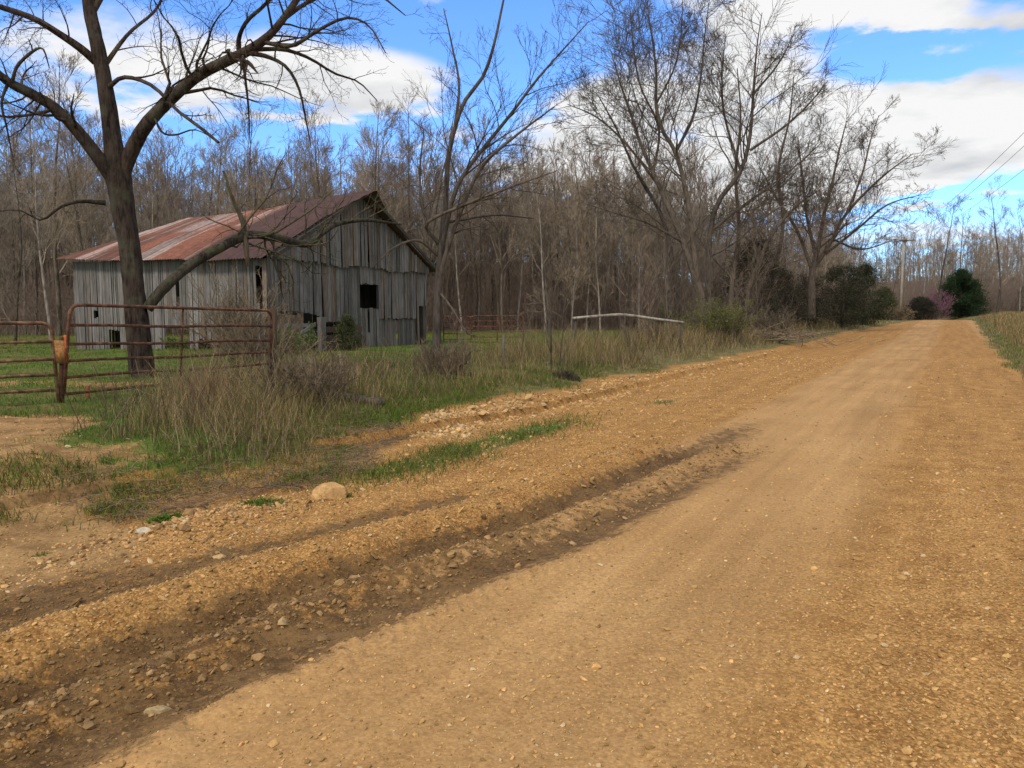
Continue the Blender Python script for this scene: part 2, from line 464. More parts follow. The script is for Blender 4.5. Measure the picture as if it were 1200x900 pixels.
def stone_cols(n, r, base=(.43, .26, .10)):
    c = np.array(base)[None] * (.55 + .85 * r.random((n, 1)))
    w = r.random((n, 1)) < .08
    return np.where(w, np.array([[.50, .37, .21]]) * (.8 + .4 * r.random((n, 1))), c)

r = rngs(3); g = Geo()
x, y, d = polar(165000, 2.0, 32, -58, 46, r)
s, l = sl(x, y); el, er = EL(s), ER(s)
_, mud = ruts(s, l); bm = bare_mask(x, y)
gg_ = lambda c, w: np.exp(-((l - c) / w) ** 2)
pr = .22 + .5 * gg_(.15, .8) + .35 * gg_(1.4, .5) + .75 * ss(-2.5, -3.3, l) * (l > el)
pr = np.where(l < el - .2, .42 * bm, pr)
pr = np.where((l > er + .3), .03, pr) * (1 - .25 * np.clip(mud, 0, 1))
ok = r.random(len(x)) < pr
x, y, d, l, mud = x[ok], y[ok], d[ok], l[ok], mud[ok]
size = np.exp(r.normal(-5.4, .5, len(x))) * (.75 + .055 * d)
rough_ = (l < -2.6); size *= np.where(rough_, 1.2, 1.0)
cols = stone_cols(len(x), r); cols = np.where(mud[:, None] > .45, np.minimum(cols, [.30, .2, .1]) * [.7, .66, .6], cols)
stones(g, np.stack([x, y, H(x, y)], -1), size, cols, r)
tag(mk('gravel', g, M['stone'], smooth=False), 'loose tan pebbles scattered over the clay road', 'gravel', kind='stuff')

r = rngs(4); g = Geo()                                        # coarse clods and stones along the ruts
n = 3000; s = r.uniform(-.5, 9.5, n); c1 = np.interp(s, [-3, 1.8, 3.4, 5.1, 9.4, 14], [-3.6, -3.52, -3.35, -2.95, -2.6, -2.3])
l = c1 + np.where(r.random(n) < .62, r.normal(.42, .16, n), r.normal(-.35, .3, n))
x, y = s * DX + l * DY, s * DY - l * DX
size = np.exp(r.normal(-4.75, .5, n)); ok = y > 1.6
stones(g, np.stack([x, y, H(x, y)], -1)[ok], size[ok], np.minimum(stone_cols(n, r, (.27, .165, .07)), [.36, .24, .12])[ok], r, .75)
n = 900; s = r.normal(3.95, .5, n); l = r.normal(-5.05, .27, n); x, y = s * DX + l * DY, s * DY - l * DX
stones(g, np.stack([x, y, H(x, y)], -1), np.exp(r.normal(-4.4, .4, n)), stone_cols(n, r, (.38, .23, .10)), r, .75)
tag(mk('rut_rubble', g, M['stone'], smooth=False), 'brown clods and stones churned up beside the wheel ruts', 'rubble', kind='stuff')

r = rngs(5); g = Geo()                                        # rubble in the ditch
n = 2600; s = r.uniform(8.5, 40, n) ** 1.0; s = 8.5 + (s - 8.5) * r.random(n)
l = EL(s) + np.abs(r.normal(.1, .55, n)) - .1; x, y = s * DX + l * DY, s * DY - l * DX
stones(g, np.stack([x, y, H(x, y)], -1), np.exp(r.normal(-3.95, .5, n)), stone_cols(n, r, (.42, .27, .12)), r, .7)
tag(mk('ditch_rubble', g, M['stone'], smooth=False), 'pale broken stones lining the ditch at the grass edge', 'rubble', kind='stuff')

def boulder(px, py, w, label, col, seed, group=None, h=.55):
    t = (CAMZ - .05) / ((py - 368) / F); b = P(px, py, t); b[2] = Hs(b[0], b[1])
    r = rngs(seed)
    import bmesh
    bm = bmesh.new(); bmesh.ops.create_icosphere(bm, subdivisions=4, radius=1)
    V = np.array([v.co[:] for v in bm.verts]); T = np.array([[v.index for v in f.verts] for f in bm.faces]); bm.free()
    k = r.random(3) * 20
    rad = .78 + .5 * fbm(V[:, 0] * 1.3 + k[0] + V[:, 2], V[:, 1] * 1.3 + k[1] - V[:, 2] * .7, 4, seed)
    for q in range(6):                                       # broken flat faces
        nrm = unit(r.normal(size=3) + [0, 0, .3]); lim = r.uniform(.62, .85)
        dd = (V * rad[:, None]) @ nrm; rad = np.where(dd > lim, rad * lim / np.maximum(dd, 1e-6), rad)
    V = V * rad[:, None] * [w, w * .7, w * h] + [0, 0, w * h * .2]
    C = np.array(col) * (.8 + .5 * fbm(V[:, 0] * 14 + 5, V[:, 2] * 14 + V[:, 1] * 9, 4, seed + 1))[:, None]
    o = mk('boulder', Geo().add(V + b, None, T, C), M['stone'], base=b, smooth=False)
    tag(o, label, 'rock', group)
boulder(388, 572, .21, 'large tan boulder at the grass edge beside the muddy ruts', (.44, .27, .115), 1)
boulder(168, 612, .06, 'small pale stone lying below the green weed tuft', (.40, .36, .28), 2)
boulder(256, 641, .045, 'rounded ochre stone in front of the gravel pile', (.42, .28, .14), 5)
boulder(185, 820, .055, 'whitish clay clod low in the muddy shoulder', (.34, .25, .13), 8)

# ------------------------------------------------------------------ grass
def blades(g, pos, h, w, col, r, lean=.35):
    n = len(pos)
    a = r.random(n) * 2 * pi; b = r.random(n) * 2 * pi
    wx = np.stack([np.cos(a), np.sin(a), a * 0], -1) * (w / 2)[:, None]
    ln = np.stack([np.cos(b), np.sin(b), b * 0], -1) * (h * lean * (.3 + r.random(n)))[:, None]
    up = np.zeros((n, 3)); up[:, 2] = h
    p = pos.copy(); p[:, 2] -= .02
    V = np.stack([p - wx, p + wx, p + .55 * up + .35 * ln + wx * .8, p + .55 * up + .35 * ln - wx * .8, p + up * (1 - .25 * lean) + ln], 1)
    k = (np.arange(n) * 5)[:, None]
    g.add(V, k + [[0, 1, 2, 3]], k + [[3, 2, 4]], np.repeat(col, 5, 0))

def pal(n, r, cols, wts, var=.3):
    c = np.array(cols)[r.choice(len(cols), n, p=np.array(wts) / sum(wts))]
    return c * (1 - var + 2 * var * r.random((n, 1)))

GREEN, GREEN2, OLIVE, TAN, STRAW, BROWN, PINK = (.064, .125, .013), (.105, .170, .018), (.15, .13, .036), (.29, .205, .095), (.40, .295, .15), (.11, .075, .04), (.30, .17, .10)
in_barn = lambda x, y: (((x + 8) * .48 + (y - 25) * .877 > 0) & ((x + 8) * .48 + (y - 25) * .877 < 9) & ((x + 8) * -.877 + (y - 25) * .48 > 0) & ((x + 8) * -.877 + (y - 25) * .48 < 10.5))

r = rngs(10); g = Geo()
x, y, d = polar(400000, 5, 75, -66, 26, r); s, l = sl(x, y); el = EL(s)
den = fbm(x * .35, y * .35, 3, 60)
ok = (l < el - .4) & ((s < 14) | (el - l > 3.2) | (r.random(len(x)) < .22)) & (bare_mask(x, y) < .15 + .75 * r.random(len(x))) & ~in_barn(x, y) & (y < 62) & (r.random(len(x)) < .35 + .9 * den)
x, y, d, den = x[ok], y[ok], d[ok], den[ok]; n = len(x)
c = pal(n, r, [GREEN, GREEN2, OLIVE, TAN], [5, 4.5, 1.2, .5])
dry = ss(34, 55, y)[:, None]; c = c * (1 - dry * .55) + np.array([.17, .14, .06]) * dry * .55
blades(g, np.stack([x, y, H(x, y)], -1), (.045 + .05 * r.random(n)) * (.6 + den) * (1 + .008 * d), .0022 * (.8 + .17 * d), c, r, .6)
tag(mk('pasture_grass', g, M['leaf']), 'short bright green grass of the pasture around the barn', 'grass', kind='stuff')

r = rngs(11); g = Geo()
x, y, d = polar(420000, 6, 95, -48, 34, r); s, l = sl(x, y); el = EL(s)
k = el - l
wide = np.interp(s, [4, 9, 30, 60], [2.2, 4.8, 6.0, 8.0])
den = fbm(x * .45, y * .45, 3, 61)
ok = (k > .35 + 1.0 * den * r.random(len(x))) & (k < wide + 2 * (den - .5)) & (s > 4.2) & (bare_mask(x, y) < .6 * r.random(len(x))) & (r.random(len(x)) < np.clip((den - .22) * 2.2, .12, 1)) & ~in_barn(x, y)
x, y, d, den, k, s = x[ok], y[ok], d[ok], den[ok], k[ok], s[ok]; n = len(x)
hgt = (.14 + (.50 + .38 * ss(12, 26, s)) * r.random(n) ** (2.4 - 1.2 * ss(12, 24, s))) * (.45 + 1.1 * den) * ss(.2, 2.2, k) * np.where(r.random(n) < .08, 1.5, 1) + .05
c = pal(n, r, [TAN, STRAW, OLIVE, BROWN, GREEN], [4.4, 2.6, 2.4, 1.8, .7], .4)
blades(g, np.stack([x, y, H(x, y)], -1), hgt, .0018 * (1.0 + .16 * d), c, r, .55)
tag(mk('dry_grass', g, M['leaf']), 'dead tan and olive grass thick along the left verge', 'grass', kind='stuff')

r = rngs(12); g = Geo()                                        # low green and brown weeds at the near verge, grass strips
x, y, d = polar(380000, 4.0, 22, -60, 22, r); s, l = sl(x, y); el = EL(s); k = el - l
den = fbm(x * 1.2, y * 1.2, 3, 62)
isl = np.exp(-((s - 8.3) / 2.6) ** 4 - ((l + 5.1) / .45) ** 2) + .8 * np.exp(-((s - 13.8) / .5) ** 2 - ((l + 4.6) / .3) ** 2)
near = ss(.0, .5, k) * (1 - ss(2.4, 3.4, k))
ok = r.random(len(x)) < np.where(bare_mask(x, y) > .5, np.clip((den - .5) * 3, 0, .5), np.maximum(near * np.clip((den - .33) * 5, 0, 1), isl * np.clip((den - .25) * 3, 0, 1)))
x, y, d, den = x[ok], y[ok], d[ok], den[ok]; n = len(x)
c = pal(n, r, [GREEN, GREEN2, OLIVE, BROWN], [4, 3, 3, 1.5])
blades(g, np.stack([x, y, H(x, y)], -1), (.05 + .10 * r.random(n)) * (.5 + den), .0035 * (1 + .12 * d), c, r, .8)
# dead mat of fallen stems
n = 2600; s = r.uniform(3.6, 8.5, n); l = EL(s) - np.abs(r.normal(.3, .55, n)); x, y = s * DX + l * DY, s * DY - l * DX
a = r.random(n) * 2 * pi; L = .06 + .16 * r.random(n); z = H(x, y) + .012 + .03 * r.random(n)
p0 = np.stack([x, y, z], -1); p1 = p0 + np.stack([np.cos(a) * L, np.sin(a) * L, r.normal(0, .03, n)], -1)
tubes(g, np.stack([p0, (p0 + p1) / 2 + [0, 0, .01], p1], 1), np.full((n, 3), .0022), 3, pal(n, r, [(.22, .165, .105), (.32, .24, .15), (.12, .085, .055)], [3, 3, 1]))
tag(mk('verge_weeds', g, M['leaf']), 'low green weeds and dead stems at the near road edge', 'weeds', kind='stuff')

r = rngs(13); g = Geo()                                        # right bank
x, y, d = polar(230000, 9, 130, 26, 56, r); s, l = sl(x, y); k = l - ER(s)
ok = (k > .25) & (s < 125) & (r.random(len(x)) < np.clip(.35 + k * .4, 0, 1))
x, y, d, k = x[ok], y[ok], d[ok], k[ok]; n = len(x); low = k < 1.3
c = np.where((r.random(n) < np.where(low, .65, .12))[:, None], pal(n, r, [GREEN, OLIVE, GREEN2], [3, 3, 2]), pal(n, r, [TAN, STRAW, PINK, BROWN, OLIVE], [4, 2, 1.2, 1, 1.2]))
blades(g, np.stack([x, y, H(x, y)], -1), np.where(low, .08 + .15 * r.random(n), .25 + .45 * r.random(n)), .0022 * (1 + .14 * d), c, r, .5)
tag(mk('bank_grass', g, M['leaf']), 'dry tan grass covering the bank right of the road', 'grass', kind='stuff')

r = rngs(14); g = Geo()                                        # fallen leaves
x, y, d = polar(16000, 4.5, 40, -46, 25, r); s, l = sl(x, y); k = EL(s) - l
ok = (k > -.1) & (r.random(len(x)) < np.where(bare_mask(x, y) > .4, .05, .35))
x, y, d = x[ok], y[ok], d[ok]; n = len(x); a = r.random(n) * 2 * pi; sz = .014 + .022 * r.random(n)
p = np.stack([x, y, H(x, y) + .02 + .03 * r.random(n)], -1); u = np.stack([np.cos(a), np.sin(a), r.normal(0, .3, n)], -1) * sz[:, None]; v = np.stack([-np.sin(a), np.cos(a), r.normal(0, .3, n)], -1) * sz[:, None] * .6
g.add(np.stack([p - u, p - v, p + u, p + v], 1), (np.arange(n) * 4)[:, None] + [[0, 1, 2, 3]], None, np.repeat(pal(n, r, [(.17, .10, .06), (.28, .19, .12), (.10, .06, .04)], [3, 2, 2]), 4, 0))
tag(mk('fallen_leaves', g, M['leaf']), 'brown leaf litter caught in the verge grass', 'leaves', kind='stuff')

def clump(name, label, cat, px, py, Y, rad, n, h, w, cols, wts, seed, lean=.5, group=None):
    r = rngs(seed); b = P(px, py, Y); b[2] = Hs(b[0], b[1])
    q = np.clip(r.normal(size=(n, 2)), -1.5, 1.5) * rad / 1.7
    p = np.stack([b[0] + q[:, 0], b[1] + q[:, 1]], -1); p = np.column_stack([p, H(p[:, 0], p[:, 1])])
    g = Geo(); blades(g, p, h * (.45 + .6 * r.random(n)) * np.exp(-(q ** 2).sum(1) / rad ** 2 * .6), np.full(n, w), pal(n, r, cols, wts), r, lean)
    tag(mk(name, g, M['leaf'], base=b), label, cat, group)
r = rngs(17); g = Geo()                                        # dead forbs and brambles along the verge
x, y, d = polar(26000, 8, 70, -42, 30, r); s, l = sl(x, y); k = EL(s) - l
ok = (k > .9) & (k < 5.5) & (bare_mask(x, y) < .3) & ~in_barn(x, y) & (fbm(x * .5, y * .5, 3, 63) + .25 * r.random(len(x)) > np.where(s < 16, .68, .58))
x, y, d = x[ok], y[ok], d[ok]; n = len(x); h = (.25 + .75 * r.random(n) ** 1.7)
pts, rad = extend(np.column_stack([x, y, H(x, y) - .02]), unit(np.column_stack([r.normal(0, .28, (n, 2)), np.ones(n)])), h, .0016 + .00022 * d, 4, .14, -.02, r, .5, .0012)
cc = pal(n, r, [(.11, .08, .052), (.21, .155, .095), (.36, .28, .17), (.07, .05, .034)], [3, 3, 4, 1])
tubes(g, pts, rad, 3, cc)
p, dd, L_, R_ = spawn(pts, rad, h, 4, .3, 1, .35, 42, .1, r, .0014, .7); pt, rd = extend(p, dd, L_, R_, 3, .2, .02, r, .5, .0012)
tubes(g, pt, rd, 3, (.12, .088, .058))
tag(mk('verge_brambles', g, M['leaf']), 'dead brown weed stalks standing through the verge grass', 'weeds', kind='stuff')
clump('grass_clump', 'tall pinkish dry grass clump in front of the long pipe gate', 'grass clump', 243, 500, 10.3, .42, 560, 1.0, .005, [PINK, TAN, STRAW], [4, 2, 1], 21, .3)
clump('weed_tuft', 'bright green weed tuft at the edge of the worn gate entry', 'weed', 196, 604, 6.1, .16, 320, .12, .014, [GREEN, GREEN2], [3, 2], 22, .9)
clump('weed_tuft', 'small lone weed tuft in the bare soil at left', 'weed', 45, 638, 5.2, .07, 120, .06, .010, [GREEN, OLIVE], [3, 2], 23, 1.)
clump('weed_tuft', 'broad low green tuft left of the boulder', 'weed', 305, 590, 6.5, .22, 420, .11, .012, [GREEN, GREEN2, OLIVE], [3, 2, 1], 24, .9)
clump('weed_tuft', 'small green tuft growing in front of the boulder', 'weed', 404, 580, 6.75, .07, 120, .08, .010, [GREEN, GREEN2], [3, 2], 25, .9)
clump('weed_tuft', 'flat green tuft in the worn soil nearer the gate', 'weed', 92, 583, 7.0, .11, 150, .07, .012, [GREEN, OLIVE], [3, 1], 26, 1.)
clump('grass_clump', 'dark matted dead clump at the ditch edge below the pale sapling', 'grass clump', 664, 441, 18.0, .34, 420, .42, .010, [(.05, .038, .028), (.09, .068, .045)], [2, 1], 27, .8)

# ------------------------------------------------------------------ pipe gates
def round_frame(a0, a1, b1, b0, rad=.16):
    """path from bottom a0 up to a1, across to b1, down to b0 with rounded upper corners"""
    out = [a0]
    for c, p, q in ((a1, a0, b1), (b1, a1, b0)):
        u, v = unit(p - c), unit(q - c)
        for t in np.linspace(0, 1, 6): out.append(c + u * rad * (1 - t) ** 2 + v * rad * t ** 2)
    out.append(b0)
    return np.array(out)

def pipe_gate(label, a1, a0, b1, b0, fr, tint, braces=(.33, .67), pr=.022):
    base = np.array([(a0[0] + b0[0]) / 2, (a0[1] + b0[1]) / 2, min(a0[2], b0[2])])
    t = thing('pipe_gate', label, 'gate', base, 'rusty tubular farm gates')
    mk('frame', tube1(Geo(), round_frame(a0, a1, b1, b0), pr * 1.15, 8, col=tint), M['rust'], t, base)
    for f in fr:
        p, q = a1 + (a0 - a1) * f, b1 + (b0 - b1) * f
        m = np.linspace(0, 1, 7)[:, None]; pts = p + (q - p) * m
        pts[:, 2] += .012 * np.sin(np.linspace(0, 9, 7) + f * 30)
        mk('rail', tube1(Geo(), pts, pr, 8, col=tint), M['rust'], t, base)
    nrm = unit(np.cross(b1 - a1, [0, 0, 1.]))
    for s_ in braces:
        top = a1 + (b1 - a1) * s_; bot = a0 + (b0 - a0) * s_; ax = unit(b1 - a1) * .04
        g = Geo(); box(g, bot - ax / 2 - nrm * .032, ax, nrm * .006, top - bot, tint); mk('brace', g, M['rust'], t, base)
    return t
RF = (.235, .45, .635, .815, 1.0)
pipe_gate('long rust brown pipe gate passing in front of the forked tree trunk', P(82, 357, 11), P(75, 461, 11), P(318, 364, 14.4), P(318, 441, 14.4), RF, (1, .95, .95), (.5,))
ra, rb = P(60, 378.5, 11.0), P(69, 474, 11.0); la = ra + np.array([-2.05, -2.6, .02]); lb = rb + np.array([-2.05, -2.6, .02])
pipe_gate('pale worn pipe gate running out of the left edge', ra, rb, la, lb, RF, (1.5, 1.7, 1.7), (.5,))

def post(label, px, pyt, pyb, Y, r_, col, m, plate=None, name='gate_post', group=None):
    top, b = P(px, pyt, Y), P(px, pyb, Y); b[2] = min(b[2], Hs(b[0], b[1])) - .15; top[0], top[1] = b[0] + (top[0] - b[0]), b[1]
    t = thing(name, label, 'post', b, group)
    mk('post_shaft', tube1(Geo(), [b, (b + top) / 2, top], r_, 10, col=col), m, t, b)
    if plate:
        p = P(plate[0], plate[3], Y - .06); q = P(plate[2], plate[1], Y - .06)
        g = Geo(); box(g, p, [q[0] - p[0], 0, 0], [0, .015, 0], [0, 0, q[2] - p[2]], (3.2, 3.6, 2.2)); mk('steel_plate', g, M['rust'], t, b)
        g = Geo(); box(g, [q[0] - .045, q[1] - .012, p[2] + .02], [.045, 0, 0], [0, .012, 0], [0, 0, q[2] - p[2] + .06], (3.4, 2.0, .9)); mk('orange_strap', g, M['rust'], t, b)
post('dark steel gate post with orange and yellow plate between the gates', 72, 395, 478, 11.05, .032, (.8, .75, .7), M['rust'], (63, 399, 79, 426))
post('short orange rusted stub post under the long gate', 103, 452, 478, 11.6, .028, (1.7, 1.3, 1.0), M['rust'])
post('weathered wooden fence post at the far end of the long gate', 319, 362, 440, 14.9, .085, (.10, .068, .045), M['wood'])
post('thin grey fence post in the verge left of the pale sapling', 590, 392, 436, 19, .035, (.17, .15, .13), M['wood'], name='fence_post')

# ------------------------------------------------------------------ barn
P0 = np.array([-8.0, 25.0, 0.]); U = np.array([.48, .877, 0]); VV = np.array([-.877, .48, 0]); ZZ = np.array([0, 0, 1.])
W, L = 9.0, 10.5
def B(u, v, z): return P0 + U * u + VV * v + ZZ * z
bb = B(0, 0, .1); barn = thing('barn', 'old weathered grey plank barn with rusting tin roof', 'barn', bb)
roof_z = lambda u: 3.42 + .5556 * (np.minimum(u, W - u) + .4)

def planks(o, ax, out, length, zb, zt, holes=(), seed=0, wr=(.11, .20), tone=1.0, gap=.020, rag=.06):
    r = rngs(seed); g = Geo(); c = 0.
    while c < length - .05:
        w = min(r.uniform(*wr), length - c); m = c + w / 2
        segs = [(zb(m) + r.uniform(-rag, rag), zt(m))]
        for (h0, h1, z0, z1) in holes:
            if h0 < m < h1:
                ns = []
                for a, b in segs:
                    if b <= z0 or a >= z1: ns.append((a, b)); continue
                    if a < z0: ns.append((a, z0 + r.uniform(-rag, rag) * .5))
                    if b > z1: ns.append((z1 + r.uniform(-rag, rag) * .5, b))
                segs = ns
        k = tone * (.62 + .62 * r.random()); tint = np.array([.235, .225, .213]) * k
        if r.random() < .22: tint = tint * [1.02, .86, .74]
        for a, b in segs:
            if b - a < .08: continue
            gp = gap * r.random() * (3.0 if r.random() < .18 else 1); off = r.uniform(0, .018); ti = r.normal(0, .012) * (b - a)
            p = o + ax * (c + gp / 2) + out * off
            q = np.array([p, p + ax * (w - gp), p + ax * (w - gp) - out * .022, p - out * .022])
            bo = out * r.uniform(0, .02)
            V = np.vstack([q + ZZ * a + ax * ti + bo, q + ZZ * b])
            V[0, 2] += r.normal(0, .02); V[1, 2] += r.normal(0, .02)
            g.add(V, [[0, 3, 2, 1], [4, 5, 6, 7], [0, 1, 5, 4], [1, 2, 6, 5], [2, 3, 7, 6], [3, 0, 4, 7]], None, tint)
        c += w
    return g

def wallpart(name, g, label=None):
    o = mk(name, g, M['wood'], barn, bb, smooth=False)
    if label: o['label'] = label
    return o
# gable front (v = 0), outward normal = -V
front_bot = lambda u: 1.66 - .10 * (u > 2.0) - .25 * (u > 2.4) if u < 4.25 else .1
gable = wallpart('gable_wall', planks(B(0, 0, 0), U, -VV, W, front_bot, lambda u: 3.6,
        [(4.65, 5.7, 1.82, 2.75), (8.35, 9, -1, 1.95), (5.75, 8.3, -1, 1.42), (3.42, 3.52, 1.9, 2.5), (4.98, 5.16, .9, 1.82)], 1, tone=.84), 'gable wall of upright grey boards with square window hole')
wallpart('lower_siding', planks(B(5.75, .10, 0), U, -VV, 2.55, lambda u: .1, lambda u: 1.6, [(1.15, 1.25, .6, 1.5)], 2, tone=.8))
wallpart('upper_siding', planks(B(.35, -.13, 0), U, -VV, W - .35, lambda u: 3.42 + .05 * math.sin(u * 1.7) - .015 * u, lambda u: float(roof_z(np.float64(u + .35))) - .1, [], 3, tone=.86, rag=.05), 'upper gable boards overhanging the wall below')
# long side (u = 0), outward normal = -U
side_bot = lambda v: .12 + (.05 if v < 5 else 0)
wallpart('side_wall', planks(B(0, 0, 0), VV, -U, L, side_bot, lambda v: 3.40 + .022 * v, [(.12, .34, 1.75, 3.15), (.42, .56, 1.95, 3.2), (3.75, 5.15, -1, 1.15), (4.28, 4.42, 1.8, 2.9),
        (7.75, 8.4, -1, 1.0), (9.0, 9.32, 1.45, 1.72), (2.1, 3.4, -1, .72), (.9, 1.7, -1, .5), (1.5, 1.62, .1, 1.5), (2.85, 3.0, .2, 1.4)], 4, tone=.98), 'long side wall of grey boards with missing lower planks')
wallpart('rear_wall', planks(B(0, L, 0), U, VV, W, lambda u: .1, lambda u: float(roof_z(np.float64(u))) - .75, [(3.2, 5.6, -1, 2.4), (7, 8, -1, 1.2)], 5))
wallpart('far_side_wall', planks(B(W, 0, 0), VV, U, L, lambda v: .1, lambda v: 3.4, [(1.2, 4.6, -1, 1.35), (6.2, 9.4, -1, 1.6)], 6))
# posts and frame
for (u, v) in ((.12, .12), (4.3, .15), (8.3, .15), (W - .12, .12), (.12, 3.7), (.12, 7.2), (.12, L - .12), (4.5, 5), (W - .12, 5), (W - .12, L - .12), (3, 3.5), (6, 3.5)):
    g = Geo(); box(g, B(u - .08, v - .08, -.1), U * .16, VV * .16, ZZ * (3.5 if u < 1 or u > 8 else 3.9), (.13, .115, .10)); mk('frame_post', g, M['wood'], barn, bb, smooth=False)
g = Geo(); box(g, B(.2, .05, 1.62), U * 4.0, VV * .05, ZZ * .14, (.12, .11, .10)); mk('lintel_beam', g, M['wood'], barn, bb, smooth=False)
g = Geo()
for z, u0, u1 in ((.95, 2.7, 4.2), (.55, 2.7, 4.2), (.25, 2.7, 4.2)):
    box(g, B(u0, .14, z), U * (u1 - u0), VV * .03, ZZ * .15, (.15, .13, .11))
mk('stall_boards', g, M['wood'], barn, bb, smooth=False)
# window frame
wf = Geo()
for (u, z, du, dz) in ((4.56, 1.74, .09, 1.06), (5.70, 1.74, .09, 1.06), (4.65, 2.73, 1.05, .07), (4.65, 1.74, 1.05, .08)):
    box(wf, B(u, .03, z), U * du, VV * .05, ZZ * dz, (.10, .09, .08))
mk('window_frame', wf, M['wood'], gable, bb, smooth=False)
# unseen floor and partition added inside to block light, so the window stays dark
g = Geo(); box(g, B(.3, .4, 2.95), U * (W - .6), VV * (L - .8), ZZ * .06, (.10, .085, .07)); mk('light_block_floor', g, M['wood'], barn, bb, smooth=False)
g = planks(B(4.3, 2.6, 0), U, -VV, 4.6, lambda u: .1, lambda u: 2.95, [], 9, tone=.6); wallpart('light_block_wall', g)

def roof_slope(sign, seed):
    nu, nv = 44, 520
    a = np.linspace(0, 1, nu); v = np.linspace(0, 1, nv)
    A, Vg = np.meshgrid(a, v, indexing='ij')
    ve0, vr0, ve1, vr1 = -.25, -1.0, L + .45, L - 1.1
    vv = (ve0 + (vr0 - ve0) * A ** 3) * (1 - Vg) + (ve1 + (vr1 - ve1) * A) * Vg
    half = W / 2
    u = -.42 + (half + .42) * A
    z = roof_z(u)
    sheet = np.floor(vv / .82 + 40); up = (A + .04 * np.sin(sheet * 7.7) > .5)
    key = sheet * 2 + up
    hsh = _h(key, key * 0 + seed, 77); hs2 = _h(key, key * 0 + seed, 78); hs3 = _h(sheet, sheet * 0 + seed, 79)
    edge = (A < .02)
    z = z + .014 * np.sin(vv * 2 * pi / .137) + .02 * (hs2 - .5) + .05 * (fbm(vv * .5, u * .5, 3, seed) - .5)
    z = z - .12 * np.sin(np.clip(vv / L, 0, 1) * pi) * (A < .3) * (1 - A / .3) - .10 * A * np.sin(np.clip(vv / L, 0, 1) * pi)
    z = z + (.10 + .022 * vv) * (1 - A) - .42 * np.clip(vv / L, 0, 1) * A
    dark = 1 - ss(3.2, 3.9, vv + .6 * (hs3 - .5))
    z = z - .10 * dark * (1 - A)
    st = fbm(vv * 9, A * 1.4 + sheet * 3, 4, seed + 3)            # rust running down the slope
    rust = np.array([.165, .060, .034])[None, None] * (.6 + .7 * hs2)[..., None]
    pale = np.array([.30, .245, .22])[None, None] * (.7 + .5 * hs2)[..., None]
    f = ss(.38, .66, hsh * .6 + (st - .5) * 1.5 + .06 + .12 * (A > .55) * (hs3 > .35))[..., None]
    c = rust * (1 - f) + pale * f
    c = c * (1 - .35 * ss(.5, .8, st)[..., None]) + np.array([.16, .05, .028]) * .35 * ss(.5, .8, st)[..., None]
    mar = np.array([.058, .026, .022])[None, None] * (.7 + .8 * st)[..., None]
    c = c * (1 - dark[..., None]) + mar * dark[..., None]
    uu = u if sign > 0 else W - u
    pts = P0 + U * uu[..., None] + VV * vv[..., None] + ZZ * z[..., None]
    V = np.concatenate([pts.reshape(-1, 3), pts.reshape(-1, 3) - ZZ * .012])
    i = np.arange(nu - 1)[:, None] * nv; j = np.arange(nv - 1)[None]
    Q = np.stack([i + j, i + j + 1, i + j + nv + 1, i + j + nv], -1).reshape(-1, 4)
    cc = c.reshape(-1, 3)
    mk('roof', Geo().add(V, np.vstack([Q, Q[:, ::-1] + nu * nv]), None, np.vstack([cc, cc * 0 + np.array([.10, .06, .045])])), M['tin'], barn, bb)['label'] = 'corrugated tin roof slope, rust red and pale with a dark maroon front' if sign > 0 else 'far slope of the corrugated tin roof'
roof_slope(1, 5); roof_slope(-1, 9)
for (u0, u1) in ((-.3, 4.5), (W + .3, 4.5)):
    p, q = B(u0, -.55, float(roof_z(np.float64(min(u0, W - u0)))) - .2), B(u1, -.62, float(roof_z(np.float64(u1))) - .16)
    d = q - p; g = Geo(); box(g, p, d, VV * .05, ZZ * .15, (.09, .08, .07)); mk('barge_board', g, M['wood'], barn, bb, smooth=False)

# rail gate and posts by the barn's open corner
def at_front(u, v, z): return B(u, v, z)
gb = B(.6, -.3, .2); rg = thing('rail_gate', 'grey board rail gate with diagonal brace before the open barn corner', 'gate', gb)
for z in (1.05, .72, .42):
    g = Geo(); box(g, B(-.15, -.3, z + .1), U * 2.05, VV * .03, ZZ * .13, (.22, .215, .20)); mk('rail', g, M['wood'], rg, gb, smooth=False)
p, q = B(.1, -.34, .45), B(1.85, -.34, 1.2); g = Geo(); box(g, p, q - p, VV * .03, ZZ * .12, (.25, .24, .23)); mk('brace', g, M['wood'], rg, gb, smooth=False)
for u in (-.45, 1.92):
    b = B(u, -.52, 0.0); t = thing('gate_post', ['stout grey post at the right end of the board rail gate', 'squat broken post at the left end of the board rail gate'][u < 1], 'post', b)
    g = Geo(); box(g, b, U * .24, VV * .2, ZZ * (1.5 if u > 1 else 1.45), (.21, .20, .19) if u > 1 else (.10, .075, .05)); mk('post_shaft', g, M['wood'], t, b, smooth=False)
b = B(2.2, -.35, 0); t = thing('board_panel', 'low reddish board panel leaning right of the grey rail gate', 'fence panel', b)
for z in (.35, .65, .95):
    g = Geo(); box(g, b + ZZ * z, U * 2.1, VV * .03, ZZ * .2, (.12, .085, .065)); mk('rail', g, M['wood'], t, b, smooth=False)

